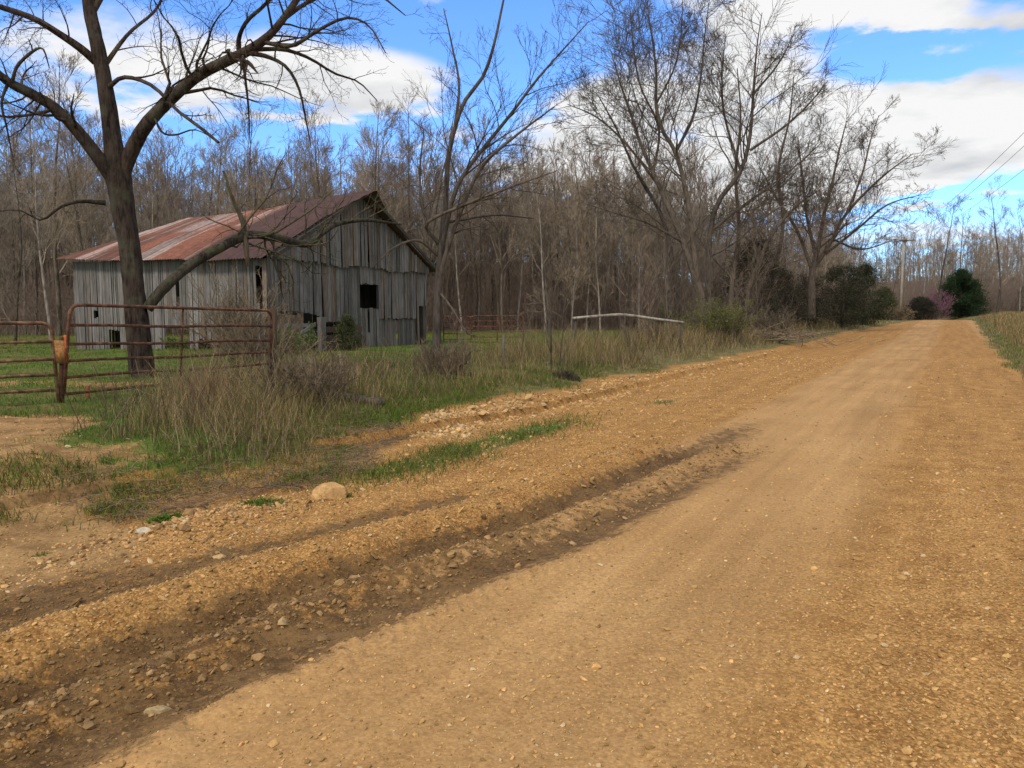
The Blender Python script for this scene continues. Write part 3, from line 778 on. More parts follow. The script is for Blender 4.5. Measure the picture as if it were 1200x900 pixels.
# rusty stock panels beyond the barn
def stock_panel(label, x0, x1, pt, pb, Y0, Y1, n=6):
    a1, a0, b1, b0 = P(x0, pt, Y0), P(x0, pb, Y0), P(x1, pt, Y1), P(x1, pb, Y1)
    base = (a0 + b0) / 2; base[2] = min(a0[2], b0[2]); t = thing('stock_panel', label, 'fence panel', base, 'rusty stock panels right of the barn')
    mk('frame', tube1(Geo(), round_frame(a0, a1, b1, b0, .12), .024, 6, col=(1.2, .9, .8)), M['rust'], t, base)
    for k in range(1, n):
        f = k / (n - 1); mk('rail', tube1(Geo(), [a1 + (a0 - a1) * f, (a1 + b1) / 2 + ((a0 + b0) - (a1 + b1)) / 2 * f - [0, 0, .01], b1 + (b0 - b1) * f], .021, 6, col=(1.2, .9, .8)), M['rust'], t, base)
    mk('brace', tube1(Geo(), [(a1 + b1) / 2, (a0 + b0) / 2], .02, 6, col=(1.2, .9, .8)), M['rust'], t, base)
stock_panel('rusty stock panel nearest the barn wall', 520, 552, 371, 404, 35.5, 34)
stock_panel('rusty stock panel farther from the barn wall', 552, 613, 370, 401, 34, 34.5)

# ------------------------------------------------------------------ the forked tree at left
def px_path(pts, n=14, slim=1.0):
    p = np.array([P(a, b, Y) for a, b, w, Y in pts]); rr = np.array([w / 2 / F * Y * (slim if Y < 40 else .54) for a, b, w, Y in pts])
    q = spline(p, n); k = np.interp(np.linspace(0, len(rr) - 1, n), np.arange(len(rr)), rr)
    return q, k

def Yscale(q): return q[0, 1]
def hero(name, label, base, trunk, limbs, seed, levels, bmat, tmat, group=None, trunk_sides=16, n=16, col=None, own=None, top_sprout=True):
    """trunk: traced path; limbs: traced paths; finer wood grows from the limbs"""
    r = rngs(seed)
    t = thing(name, label, 'tree', base, group)
    q, k = trunk
    if trunk_sides > 30: q = spline(q, 150); k = np.interp(np.linspace(0, len(k) - 1, 150), np.arange(len(k)), k)
    mk('trunk', tubes(Geo(), q[None], k[None], trunk_sides, rough=.22 if trunk_sides > 30 else .08, seed=seed), bmat, t, base)
    crown = Geo()
    for (q, k, lv) in limbs:
        big = k[0] > .14 and trunk_sides > 30
        q2, k2 = (spline(q, 90), np.interp(np.linspace(0, len(k) - 1, 90), np.arange(len(k)), k)) if big else (q, k)
        mk('limb', tubes(Geo(), q2[None], k2[None], 30 if big else 10 if k[0] > .05 else 6, rough=.18 if big else 0, seed=len(q)), bmat, t, base)
        ln = np.linalg.norm(np.diff(q, axis=0), axis=1).sum()
        lv = levels if lv is None else lv
        if lv: lv = [dict(lv[0], M=max(5, int(lv[0]['M'] * min(1.3, ln / (5. if Yscale(q) < 30 else 11.)))))] + lv[1:]
        if lv: branch_out(crown, q[None], k[None], np.array([ln]), lv, r)
    if own: branch_out(crown, trunk[0][None], trunk[1][None], np.array([np.linalg.norm(np.diff(trunk[0], axis=0), axis=1).sum()]), own, r)
    mk('crown', crown, tmat, t, base)
    return t

Y0 = 15.5
tr = px_path([(171, 470, 48, Y0), (168, 448, 40, Y0), (165, 420, 35, Y0), (160, 370, 32, Y0), (153, 300, 31, Y0), (145, 250, 32, Y0), (139, 208, 37, Y0), (132, 165, 26, Y0), (124, 105, 22, Y0), (113, 50, 20, Y0), (104, 0, 18, Y0), (101, -60, 14, Y0), (106, -120, 9, Y0), (108, -190, 3, Y0)], 40)
D3 = [dict(M=21, ratio=.36, ang=55, up=.0, w=.17, g=-.01, K=8, minr=.006, rr=.3, t0=.22, sides=4, tip=.15), dict(M=8, ratio=.58, ang=46, up=.0, w=.20, g=-.01, K=6, minr=.004, rr=.5, tip=.2), dict(M=5, ratio=.62, ang=42, up=.0, w=.22, g=-.01, K=4, minr=.003, tip=.2), dict(M=2, ratio=.65, ang=38, w=.22, K=3, minr=.0025)]
D2 = [dict(M=14, ratio=.40, ang=50, up=.0, w=.2, g=-.01, K=6, minr=.0045, rr=.4, t0=.15, sides=4, tip=.15), dict(M=6, ratio=.5, ang=42, up=.0, w=.24, K=4, minr=.0036), dict(M=3, ratio=.5, ang=42, up=.0, w=.25, K=3, minr=.003)]
D1 = [dict(M=4, ratio=.22, ang=55, up=.05, w=.2, K=4, minr=.004, t0=.3), dict(M=3, ratio=.5, ang=45, w=.25, K=3, minr=.003)]
LM = [
 (px_path([(142, 212, 20, Y0), (152, 182, 22, Y0), (170, 148, 20, 15.3), (198, 118, 18, 15.1), (230, 90, 17, 14.9), (262, 73, 16, 14.7), (290, 60, 15, 14.5), (315, 42, 12, 14.4), (335, 18, 10, 14.3), (352, -8, 9, 14.3), (372, -50, 6, 14.2), (395, -100, 2, 14.2)], 26), D3),
 (px_path([(290, 62, 8, 14.5), (312, 66, 7, 14.3), (335, 78, 5, 14.1), (350, 103, 4, 14), (358, 138, 3, 14), (364, 170, 1.4, 14)]), D2),
 (px_path([(312, 50, 7, 14.4), (342, 54, 6, 14), (372, 36, 5, 13.7), (405, 21, 4, 13.5), (432, 30, 3, 13.4), (452, 62, 1.4, 13.3)]), D2),
 (px_path([(300, 58, 7, 14.5), (332, 58, 6, 14.8), (362, 68, 4.5, 15), (392, 86, 3.5, 15.2), (420, 96, 2.5, 15.4), (442, 118, 1.3, 15.5)]), D2),
 (px_path([(281, 66, 8, 14.6), (280, 45, 7, 14.5), (290, 24, 6, 14.3), (312, 4, 5, 14.2), (340, -30, 3, 14)]), D2),
 (px_path([(335, 20, 8, 14.3), (362, 2, 6, 14.6), (400, -12, 5, 14.8), (440, -8, 4, 15), (475, 18, 1.5, 15.1)]), D2),
 (px_path([(285, 68, 7, 14.5), (287, 88, 4, 14.45), (291, 125, 3, 14.4), (293, 168, 1.2, 14.4)]), D1),
 (px_path([(283, 70, 5, 14.5), (292, 74, 7, 14.4), (302, 86, 2, 14.35)], 6), []),
 (px_path([(136, 216, 20, Y0), (116, 186, 20, 15.3), (92, 155, 18, 15.1), (65, 127, 16, 14.9), (35, 109, 15, 14.7), (8, 95, 13, 14.5), (-20, 70, 11, 14.4), (-60, 40, 8, 14.2), (-120, 10, 3, 14)], 22), D3),
 (px_path([(112, 72, 13, Y0), (95, 57, 12, 15.3), (70, 40, 10, 15.1), (40, 22, 9, 14.9), (0, 8, 8, 14.6), (-50, -8, 5, 14.4), (-110, -20, 2, 14.2)], 18), D3),
 (px_path([(124, 238, 8, Y0), (95, 236, 5, 15.3), (70, 243, 4, 15.1), (48, 258, 3, 15), (20, 246, 2, 14.9), (-30, 252, 1.2, 14.8)]), D1),
 (px_path([(124, 106, 8, Y0), (140, 92, 6, 15.3), (158, 92, 6, 15), (182, 103, 5.5, 14.8), (206, 128, 5, 14.6), (234, 149, 5, 14.4), (256, 167, 4, 14.2)], 14), D1),
 (px_path([(180, 135, 4, 15.2), (190, 155, 3.4, 15), (206, 158, 2.8, 15), (228, 152, 2, 14.9), (250, 162, 1.2, 14.8)]), D1),
 (px_path([(14, 97, 6, 14.5), (20, 78, 5, 14.4), (36, 62, 4.5, 14.3), (50, 57, 3, 14.2), (58, 80, 1.4, 14.2)]), D1),
 (px_path([(10, 96, 6, 14.5), (2, 120, 4, 14.4), (8, 150, 3, 14.3), (16, 190, 1.4, 14.3)]), D2),
 (px_path([(105, 20, 10, Y0), (130, -20, 8, 15.6), (170, -50, 6, 15.8), (215, -60, 4, 16), (255, -20, 1.6, 16.2)]), D2),
 (px_path([(104, 0, 10, Y0), (80, -40, 8, 15.9), (40, -60, 6, 16.3), (-10, -50, 3, 16.6)]), D2),
 (px_path([(119, 82, 8, Y0), (150, 40, 5, 15.9), (185, 8, 4, 16.2), (200, -40, 2, 16.4)]), D2),
]
base = P(168, 452, Y0); base[2] = Hs(base[0], base[1])
tr = (tr[0], tr[1] * .75)
hero('bare_tree', 'big dark forked tree standing behind the long pipe gate', base, tr, [(q, k * .76, lv) for (q, k), lv in LM], 31, D2, M['walnut'], M['walnut'], trunk_sides=44)
# the broken mossy limb that leans from its foot to the barn: still attached, so a part of the same tree
t = bpy.data.objects['bare_tree']
q, k = px_path([(172, 362, 19, Y0), (186, 344, 18, 15.6), (202, 328, 17, 15.7), (226, 308, 17, 16.1), (255, 292, 16, 16.6), (280, 279, 15, 17.1), (300, 275, 13, 17.6), (330, 280, 13, 18.4), (360, 286, 12, 19.4), (378, 273, 9, 20), (397, 262, 8, 20.6), (430, 258, 6, 21.6), (470, 263, 3, 22.6)], 34)
k = k * .70; q2 = spline(q, 120); k2 = np.interp(np.linspace(0, 33, 120), np.arange(34), k)
o = mk('limb', tubes(Geo(), q2[None], k2[None], 26, rough=.2, seed=8), M['mossy'], t, base); o['label'] = 'low mossy limb bent down towards the barn roof'
g = Geo(); r = rngs(32)
branch_out(g, q[None, 12:], k[None, 12:], np.array([8.]), [dict(M=34, ratio=.26, ang=65, up=.1, w=.22, K=6, minr=.007, rr=.3, t0=.0, sides=4), dict(M=5, ratio=.5, ang=45, w=.25, K=4, minr=.004), dict(M=3, ratio=.5, ang=45, w=.25, K=3, minr=.003)], r)
for pts in ([(287, 279, 6, 17.3), (284, 258, 6, 17.2), (272, 232, 4, 17.1), (262, 200, 2, 17)], [(287, 272, 7, 17.2), (289, 295, 6, 17.1), (291, 312, 4, 17.1)]):
    a, b2 = px_path(pts, 8); tubes(g, a[None], b2[None], 6)
mk('dead_twigs', g, M['mossy'], t, base)

# ------------------------------------------------------------------ leaning tree in front of the barn's right corner
Ym = 18
D4 = [dict(M=16, tip=.15, ratio=.32, ang=42, up=.16, w=.13, g=.01, K=6, minr=.007, rr=.45, t0=.2, sides=4), dict(M=7, ratio=.6, ang=36, up=.1, w=.13, K=5, minr=.0045), dict(M=5, ratio=.62, ang=34, up=.08, w=.15, K=4, minr=.0035), dict(M=2, ratio=.7, ang=30, w=.15, K=3, minr=.003)]
b = P(512, 434, Ym); b[2] = Hs(b[0], b[1])
tm = px_path([(512, 440, 15, Ym), (512, 405, 13, Ym), (513, 350, 12, Ym), (517, 295, 11, Ym), (522, 240, 8, Ym), (525, 188, 7, Ym), (533, 150, 6, Ym), (545, 118, 5.5, Ym), (567, 88, 5, Ym), (580, 48, 4, Ym), (590, 0, 3, Ym), (602, -50, 1, Ym)], 26)
lm = [(px_path(p, 16), lv) for p, lv in (
 ([(514, 330, 7, Ym), (525, 290, 6, 17.8), (548, 228, 5, 17.6), (567, 192, 5, 17.4), (607, 157, 3.5, 17.2), (650, 125, 1.4, 17)], D4),
 ([(516, 300, 7, Ym), (530, 235, 6, 17.6), (545, 202, 6, 17.5), (568, 172, 5.5, 17.4), (600, 132, 4.5, 17.3), (627, 96, 3.5, 17.2), (653, 66, 2.5, 17.1), (690, 25, 1.2, 17)], D4),
 ([(514, 285, 6, Ym), (500, 262, 5, 17.7), (545, 240, 4.5, 17.3), (588, 223, 3.5, 17), (653, 200, 1.4, 16.7)], D4),
 ([(517, 262, 5, Ym), (540, 258, 4, 18.3), (580, 252, 3, 18.6), (625, 256, 1.3, 19)], D2),
 ([(515, 290, 5, Ym), (498, 255, 4, 18.3), (492, 205, 3, 18.5), (497, 150, 1.5, 18.7)], D2),
 ([(533, 150, 5, Ym), (538, 100, 3.5, 18.2), (530, 55, 2.5, 18.4), (520, 10, 1.2, 18.6)], D2),
 ([(514, 300, 5, Ym), (490, 282, 4, 17.6), (462, 290, 3, 17.3), (440, 310, 1.5, 17.1)], D2),
 ([(513, 340, 4, Ym), (530, 362, 3.5, 17.8), (546, 388, 3, 17.6), (560, 395, 1.5, 17.5)], D1))]
tm = (tm[0], tm[1] * .8)
hero('bare_tree', 'slim grey tree leaning right at the barn\'s right corner', b, tm, [(q, k * .82, lv) for (q, k), lv in lm], 41, D4, M['bark'], M['darktwig'], trunk_sides=12)

# ------------------------------------------------------------------ large roadside trees
D5 = [dict(M=19, ratio=.42, ang=48, up=.12, w=.12, g=.015, K=8, minr=.02, rr=.42, t0=.18, sides=4, tip=.15), dict(M=8, ratio=.60, ang=42, up=.08, w=.14, g=.015, K=5, minr=.013, rr=.5, tip=.2), dict(M=7, ratio=.64, ang=40, up=.06, w=.15, g=.015, K=4, minr=.0095, tip=.3), dict(M=3, ratio=.8, ang=32, up=.06, w=.14, K=3, minr=.008)]
Yb = 45
b = P(822, 372, Yb); b[2] = Hs(b[0], b[1])
tm = px_path([(823, 378, 24, Yb), (821, 346, 17, Yb), (801, 284, 14, Yb), (783, 242, 11, Yb), (763, 197, 8.5, Yb), (750, 167, 6.5, Yb), (738, 130, 5, Yb), (726, 95, 3, Yb), (716, 60, 1.5, Yb)], 24)
lm = [(px_path(p, 18), D5) for p in (
 [(818, 340, 13, Yb), (808, 250, 10, 44.5), (794, 184, 9, 44), (777, 154, 7.5, 44), (769, 125, 6.5, 44), (769, 82, 5, 44), (762, 30, 3, 44), (757, -10, 1.5, 44)],
 [(792, 178, 7, 44), (812, 137, 5.5, 43.5), (821, 92, 4, 43), (826, 40, 2.5, 43), (832, -5, 1.2, 43)],
 [(775, 222, 6, Yb), (735, 170, 4.5, 46), (700, 138, 3.2, 47), (665, 122, 1.5, 47.5)],
 [(766, 200, 6, Yb), (772, 150, 5, 46), (750, 100, 3.6, 46.6), (742, 50, 2.4, 47), (738, 5, 1.2, 47)],
 [(801, 284, 6, Yb), (760, 262, 4, 44), (722, 250, 2.6, 43.3), (690, 240, 1.2, 43)],
 [(770, 120, 5, 44), (790, 80, 3.6, 44.6), (798, 40, 2.4, 45), (800, 0, 1.2, 45)])]
hero('bare_tree', 'tallest bare roadside tree, its left stem arching over the pasture', b, tm, [(q, k, lv) for (q, k), lv in lm], 51, D5, M['bark'], M['darktwig'], own=[dict(D5[0], t0=.4), D5[1], D5[2]])
Yc = 48
b = P(832, 372, Yc); b[2] = Hs(b[0], b[1])
tm = px_path([(832, 378, 18, Yc), (830, 335, 13, Yc), (836, 250, 11, Yc), (868, 200, 9, Yc), (879, 158, 7.5, Yc), (883, 104, 5, Yc), (887, 55, 3, Yc), (893, 15, 1.5, Yc)], 22)
lm = [(px_path(p, 16), D5) for p in (
 [(879, 176, 6, Yc), (917, 150, 5, 47), (945, 125, 3.4, 46.5), (970, 95, 1.5, 46)],
 [(883, 110, 5, Yc), (912, 75, 3.4, 48.6), (930, 40, 1.5, 49)],
 [(868, 200, 6, Yc), (850, 140, 4.5, 49), (846, 90, 3, 49.5), (850, 40, 1.4, 50)],
 [(834, 270, 7, Yc), (872, 240, 5, 47.4), (920, 205, 3.5, 47), (965, 165, 1.5, 46.6)],
 [(832, 300, 6, Yc), (860, 285, 4, 47.6), (910, 245, 2.6, 47.2), (950, 235, 1.2, 47)])]
hero('bare_tree', 'bare roadside tree whose trunk curves right beside the tallest one', b, tm, [(q, k, lv) for (q, k), lv in lm], 52, D5, M['bark'], M['darktwig'], own=[dict(D5[0], t0=.4), D5[1], D5[2]])
for i, (x0, Yq, path, lab) in enumerate((
 (856, 50, [(856, 378, 9), (858, 330, 8), (866, 270, 6.5), (862, 205, 5), (868, 140, 3.4), (864, 80, 1.5)], 'thin upright bare tree between the two largest roadside trees'),
 (795, 47, [(795, 380, 9), (790, 320, 8), (776, 255, 6.5), (745, 200, 5), (722, 150, 3.2), (700, 110, 1.5)], 'bare tree leaning left beside the tallest roadside tree'),
 (905, 54, [(905, 376, 9), (908, 320, 8), (918, 262, 6), (912, 200, 4.5), (925, 140, 3), (930, 90, 1.4)], 'bare tree between the curved trunk and the broad crowned tree'),
 (873, 47, [(873, 379, 7), (880, 330, 6), (905, 275, 5), (935, 240, 3.4), (962, 222, 1.4)], 'small crooked bare tree leaning right over the dark cedar'))):
    b = P(x0, 374, Yq); b[2] = Hs(b[0], b[1]); tq = px_path([(a, c, e * 1.25, Yq) for a, c, e in path], 20)
    hero('bare_tree', lab, b, tq, [], 54 + i, D5, M['bark'], M['darktwig'], own=[dict(D5[0], t0=.2, M=16), D5[1], D5[2], dict(D5[3], M=2)])
Yd = 58
b = P(950, 366, Yd); b[2] = Hs(b[0], b[1])
tm = px_path([(950, 372, 20, Yd), (951, 330, 15, Yd), (954, 308, 12, Yd), (959, 290, 9, Yd), (966, 250, 7, Yd), (975, 215, 5.5, Yd), (983, 178, 4, Yd), (992, 142, 1.6, Yd)], 20)
lm = [(px_path(p, 16), D5) for p in (
 [(955, 312, 9, Yd), (970, 290, 8, 57.5), (992, 250, 6.5, 57), (1033, 208, 4.5, 56), (1070, 180, 1.6, 55.5)],
 [(967, 298, 6, 57.6), (1005, 268, 5, 57), (1040, 240, 3.4, 56.5), (1080, 228, 1.5, 56)],
 [(951, 315, 8, Yd), (934, 270, 6.5, 58.6), (910, 232, 5, 59), (890, 195, 2, 59.5)],
 [(956, 300, 8, Yd), (945, 250, 6, 59), (940, 205, 4.5, 59.5), (935, 160, 1.8, 60)],
 [(975, 280, 5, 57.4), (1010, 292, 3.6, 57), (1050, 280, 1.4, 56.5)],
 [(992, 250, 5.5, 57), (1010, 205, 4.2, 57.6), (1020, 165, 3, 58), (1030, 135, 1.3, 58.3)])]
hero('bare_tree', 'broad crowned bare tree spreading towards the utility pole', b, tm, [(q, k, lv) for (q, k), lv in lm], 53, D5, M['bark'], M['darktwig'], own=[dict(D5[0], t0=.4), D5[1], D5[2]])

# ------------------------------------------------------------------ wood: prototypes, then individual copies
def proto(seed, h, r0, spread, levels, bm, tm, lean=.06):
    r = rngs(seed)
    K = 10; d = np.array([[r.normal(0, lean), r.normal(0, lean), 1.]])
    pts, rad = extend(np.zeros((1, 3)), unit(d), np.array([h]), np.array([r0]), K, .045, .06, r, .12, .008)
    g = Geo(); branch_out(g, pts, rad, np.array([h]), levels, r)
    tg = Geo(); tubes(tg, pts, rad, 7)
    a = mk('trunk', tg, bm); c = mk('crown', g, tm)
    return a, c
def lv_tall(m=17, t0=.30, up=.35, ratio=.27):
    return [dict(M=m + 3, t0=t0 - .08, ratio=ratio, ang=50, up=up, w=.13, g=.05, K=5, minr=.018, rr=.40, sides=4, tip=.2), dict(M=8, ratio=.62, ang=36, up=.14, w=.13, g=.03, K=4, minr=.014), dict(M=6, ratio=.66, ang=34, up=.12, w=.14, K=3, minr=.0115), dict(M=3, ratio=.8, ang=30, up=.1, w=.15, K=2, minr=.010)]
PR = [proto(100 + i, *a) for i, a in enumerate((
    (17, .17, 1, lv_tall(), M['bark'], M['twig']), (16, .13, 1, lv_tall(15, .35), M['bark'], M['twig']), (18, .20, 1, lv_tall(20, .28, .2, .28), M['bark'], M['twig']),
    (15, .11, 1, lv_tall(14, .25, .35, .22), M['bark'], M['twigred']), (16, .12, 1, lv_tall(14, .4), M['palebark'], M['twig']), (13, .10, 1, lv_tall(16, .15, .25, .28), M['bark'], M['twig']),
    (17, .15, 1, lv_tall(18, .3, .3), M['bark'], M['twigred']), (14, .09, 1, lv_tall(14, .2, .3, .25), M['palebark'], M['twig'])))]
SP = [proto(120 + i, *a) for i, a in enumerate((
    (6.0, .05, 1, [dict(M=16, t0=.12, ratio=.34, ang=42, up=.3, w=.14, g=.05, K=5, minr=.010, rr=.45), dict(M=7, ratio=.5, ang=38, up=.15, w=.16, K=4, minr=.007), dict(M=4, ratio=.5, ang=36, w=.2, K=3, minr=.005)], M['bark'], M['brush']),
    (5.0, .04, 1, [dict(M=18, t0=.05, ratio=.4, ang=40, up=.3, w=.16, g=.04, K=5, minr=.009, rr=.5), dict(M=7, ratio=.5, ang=40, up=.1, w=.2, K=4, minr=.006), dict(M=4, ratio=.5, ang=36, w=.2, K=3, minr=.005)], M['bark'], M['twigred'], .15)))]

def place(pr, name, x, y, sc, rz, label, cat, group, z=None):
    z = Hs(x, y) - .08 if z is None else z
    t = thing(name, label, cat, (x, y, z), group, rz)
    t.scale = (sc, sc, sc * 1.0)
    for q in pr:
        c = q.copy(); COL.objects.link(c); c.parent = t
    return t

r = rngs(200); placed = []
def free(x, y, dmin):
    for (a, b2) in placed:
        if (a - x) ** 2 + (b2 - y) ** 2 < dmin * dmin: return False
    return True
ZONES = (
    # count, px range, Y range, protos, scale, label, group
    (120, (-270, 500), (50, 88), (0, 1, 2, 3, 5, 6), (.72, 1.0), 'bare brown tree in the wood behind the barn', 'bare trees in the wood behind the barn'),
    (14, (-60, 520), (50, 62), (4, 7), (.75, 1.0), 'pale slender trunked tree at the wood edge behind the barn', 'pale trees at the wood edge behind the barn'),
    (72, (500, 800), (56, 92), (0, 1, 2, 3, 5, 6), (.62, .92), 'bare grey brown tree in the wood beyond the stock panels', 'bare trees beyond the stock panels'),
    (16, (520, 800), (54, 64), (4, 7), (.65, .9), 'pale straight trunked tree at the wood edge beyond the stock panels', 'pale trees beyond the stock panels'),
    (34, (800, 1010), (62, 105), (0, 1, 3, 5, 6), (.50, .75), 'bare tree behind the large roadside trees', 'bare trees behind the roadside trees'),
)
nt = 0
for cnt, (p0, p1), (ya, yb), prs, (s0, s1), lab, grp in ZONES:
    k = tries = 0
    while k < cnt and tries < cnt * 60:
        tries += 1
        Y = math.exp(r.uniform(math.log(ya), math.log(yb))); px = r.uniform(p0, p1); x = (px - 600) / F * Y
        s_, l_ = sl(x, Y)
        if l_ > -11.5 or not free(x, Y, 1.7): continue
        placed.append((x, Y)); k += 1; nt += 1
        place(PR[prs[r.integers(len(prs))]], 'bare_tree', x, Y, r.uniform(s0, s1), r.uniform(0, 6.28), lab, 'tree', grp)
# trees past the end of the road
for px, Y, sc, pi_, lab in ((1078, 126, 1.12, 4, 'slender bare tree just right of the utility pole'), (1095, 134, 1.2, 0, 'tall bare tree behind the pink redbud'), (1118, 136, 1.08, 6, 'spreading bare tree behind the round cedar'),
                            (1136, 140, 1.15, 7, 'bare tree with slim crown right of the round cedar'), (1166, 128, 1.16, 2, 'tall bare tree near the right edge beyond the field'), (1192, 135, 1.22, 4, 'bare tree at the right edge beyond the field'), (1150, 190, 1.1, 4, 'pale bare tree far back beyond the field'),
                            (1225, 130, 1.15, 6, 'bare tree cut by the right edge of the picture'), (1040, 135, .72, 3, 'low bare tree left of the utility pole'), (1018, 120, .78, 5, 'bushy bare tree behind the broad crowned one')):
    x = (px - 600) / F * Y; place(PR[pi_], 'bare_tree', x, Y, sc, r.uniform(0, 6.28), lab, 'tree', None)
# nearer trees at the left edge
for px, Y, sc, pi_, lab in ((18, 36, .72, 5, 'bushy bare tree left of the barn, beyond the pale gate'), (60, 44, .8, 4, 'pale trunked tree left of the barn\'s end wall'), (-30, 31, .8, 2, 'large bare tree cut by the left edge'), (105, 47, .8, 1, 'bare tree rising behind the barn\'s left end')):
    x = (px - 600) / F * Y; place(PR[pi_], 'bare_tree', x, Y, sc, r.uniform(0, 6.28), lab, 'tree', None)
# roadside saplings and brush
for px, Y, sc, k, lab in ((646, 19.0, .62, 0, 'thin pale stemmed sapling in the verge grass'), (655, 19.6, .42, 1, 'short bushy sapling right beside the pale stemmed one'), (610, 21, .35, 1, 'low twiggy sapling left of the pale stemmed one'), (540, 17.5, .28, 1, 'knee high sapling right of the leaning tree'),
                          (700, 24, .34, 1, 'twiggy sapling under the fallen white pole'), (760, 30, .45, 0, 'sapling left of the budding green bush'), (735, 27, .36, 1, 'small dark sapling beneath the pole\'s middle')):
    x = (px - 600) / F * Y; place(SP[k], 'sapling', x, Y, sc, r.uniform(0, 6.28), lab, 'sapling', None)
k = 0
while k < 95:
    Y = r.uniform(36, 100); px = r.uniform(740, 1030); x = (px - 600) / F * Y; s_, l_ = sl(x, Y)
    if l_ > EL(np.array([s_]))[0] - 3.2 or l_ < -24: continue
    k += 1; place(SP[r.integers(2)], 'brush_bush', x, Y, r.uniform(.55, 1.25), r.uniform(0, 6.28), 'leafless brushy shrub in the thicket under the roadside trees', 'shrub', 'leafless shrubs under the roadside trees')
for a in PR + SP:
    for o in a: bpy.data.objects.remove(o, do_unlink=True)

# far woods and undergrowth (one mass each)
r = rngs(210); g = Geo(); K = 6
def mass(n, fx, hh, seed):
    r = rngs(seed); p = []
    while len(p) < n:
        x, y = fx(r); s_, l_ = sl(x, y)
        if (l_ < -11 or s_ > 165): p.append((x, y, Hs(x, y)))
    p = np.array(p); h = r.uniform(*hh, n)
    pts, rad = extend(p, unit(np.column_stack([r.normal(0, .05, (n, 2)), np.ones(n)])), h, h * .011, 5, .05, .05, r, .15, .02)
    tubes(g, pts, rad, 4)
    branch_out(g, pts, rad, h, [dict(M=13, t0=.2, ratio=.3, ang=48, up=.25, w=.14, g=.05, K=3, minr=.03, rr=.4), dict(M=7, ratio=.62, ang=36, up=.14, w=.14, K=2, minr=.02), dict(M=4, ratio=.68, ang=32, up=.1, w=.15, K=2, minr=.015)], r)
def fL(r): Y = r.uniform(64, 150); return (r.uniform(-360, 1000) - 600) / F * Y, Y
def fR(r): Y = r.uniform(175, 280); return (r.uniform(960, 1300) - 600) / F * Y, Y
def fN(r): Y = r.uniform(150, 230); return (r.uniform(1000, 1300) - 600) / F * Y, Y
mass(880, fL, (11, 16.5), 211); mass(300, fR, (12, 19), 212); mass(260, fN, (4, 8), 214)
tag(mk('far_woods', g, M['twig']), 'far bare woodland massed on the hill behind the nearer trees', 'woods', kind='stuff')
r = rngs(213); g = Geo(); n = 30000
Y = np.exp(r.uniform(math.log(50), math.log(120), n)); px = r.uniform(-340, 1015, n); x = (px - 600) / F * Y; s_, l_ = sl(x, Y); ok = (l_ < -10.5) & ~((Y < 58) & (px > 500) & (px < 800)); x, Y = x[ok], Y[ok]; n = len(x)
h = .5 + 4.2 * r.random(n) ** 2
pts, rad = extend(np.column_stack([x, Y, H(x, Y)]), unit(np.column_stack([r.normal(0, .25, (n, 2)), np.ones(n)])), h, np.full(n, .016), 3, .12, .05, r, .4, .008)
tubes(g, pts, rad, 3); branch_out(g, pts, rad, h, [dict(M=6, ratio=.5, ang=45, up=.15, w=.2, K=2, minr=.008), dict(M=2, ratio=.5, ang=45, up=.1, w=.2, K=2, minr=.007)], r)
n = 9000; Y = r.uniform(135, 240, n); px = r.uniform(985, 1300, n); x = (px - 600) / F * Y; s_, l_ = sl(x, Y); ok = (s_ > 140); x, Y = x[ok], Y[ok]; n = len(x)
h = 2 + 6 * r.random(n) ** 1.5
pts, rad = extend(np.column_stack([x, Y, H(x, Y)]), unit(np.column_stack([r.normal(0, .15, (n, 2)), np.ones(n)])), h, np.full(n, .035), 3, .1, .05, r, .4, .02)
tubes(g, pts, rad, 3); branch_out(g, pts, rad, h, [dict(M=8, ratio=.45, ang=42, up=.2, w=.15, K=2, minr=.02)], r)
tag(mk('undergrowth', g, M['twigred']), 'reddish brown brush filling the floor of the wood', 'undergrowth', kind='stuff')

# ------------------------------------------------------------------ evergreens, bushes
def cedar(label, px, Y, h, rad, seed, n=9000, cols=((.012, .028, .010), (.022, .045, .016), (.035, .055, .02)), power=.75, name='cedar_tree', cat='tree', group=None, low=.03):
    r = rngs(seed); x = (px - 600) / F * Y; b = np.array([x, Y, Hs(x, Y)])
    t = thing(name, label, cat, b, group)
    mk('trunk', tube1(Geo(), [b + [0, 0, -.1], b + [.02, 0, h * .5], b + [0, 0, h * .93]], [rad * .06 + .03, rad * .04 + .02, .01], 7), M['bark'], t, b)
    nb = 170; tz = r.random(nb) ** 1.15; az = r.random(nb) * 2 * pi
    env = rad * np.power(np.clip(1 - tz, 0, 1), power) * np.clip(.55 + tz * 4, 0, 1)
    env *= 1 + .22 * np.sin(az * 3 + seed) * r.random(nb)
    o0 = b + np.column_stack([np.zeros((nb, 2)), (low + (1 - low) * tz) * h])
    tip = o0 + np.column_stack([np.cos(az) * env, np.sin(az) * env, env * r.uniform(-.1, .45, nb)])
    n = int(n * 2.2); i = r.integers(nb, size=n); f = r.random(n) ** .55
    p = o0[i] + (tip - o0)[i] * (f * r.uniform(.85, 1.2, n))[:, None] + r.normal(size=(n, 3)) * (.06 * rad + .03)
    s_ = (.03 + .035 * r.random(n)) * (1.0 + .012 * Y) * (.6 + rad * .12)
    d = unit(r.normal(size=(n, 3)) + (tip - o0)[i] * .6 / rad + [0, 0, .35]); e = unit(np.cross(d, r.normal(size=(n, 3))))
    V = np.stack([p - e * s_[:, None] * .24, p + e * s_[:, None] * .24, p + d * s_[:, None] * 3.0], 1)
    g = Geo(); g.add(V, None, np.arange(n * 3).reshape(-1, 3), np.repeat(pal(n, r, cols, [3, 3, 1.5], .35), 3, 0))
    mk('crown', g, M['needle'], t, b)
    return t
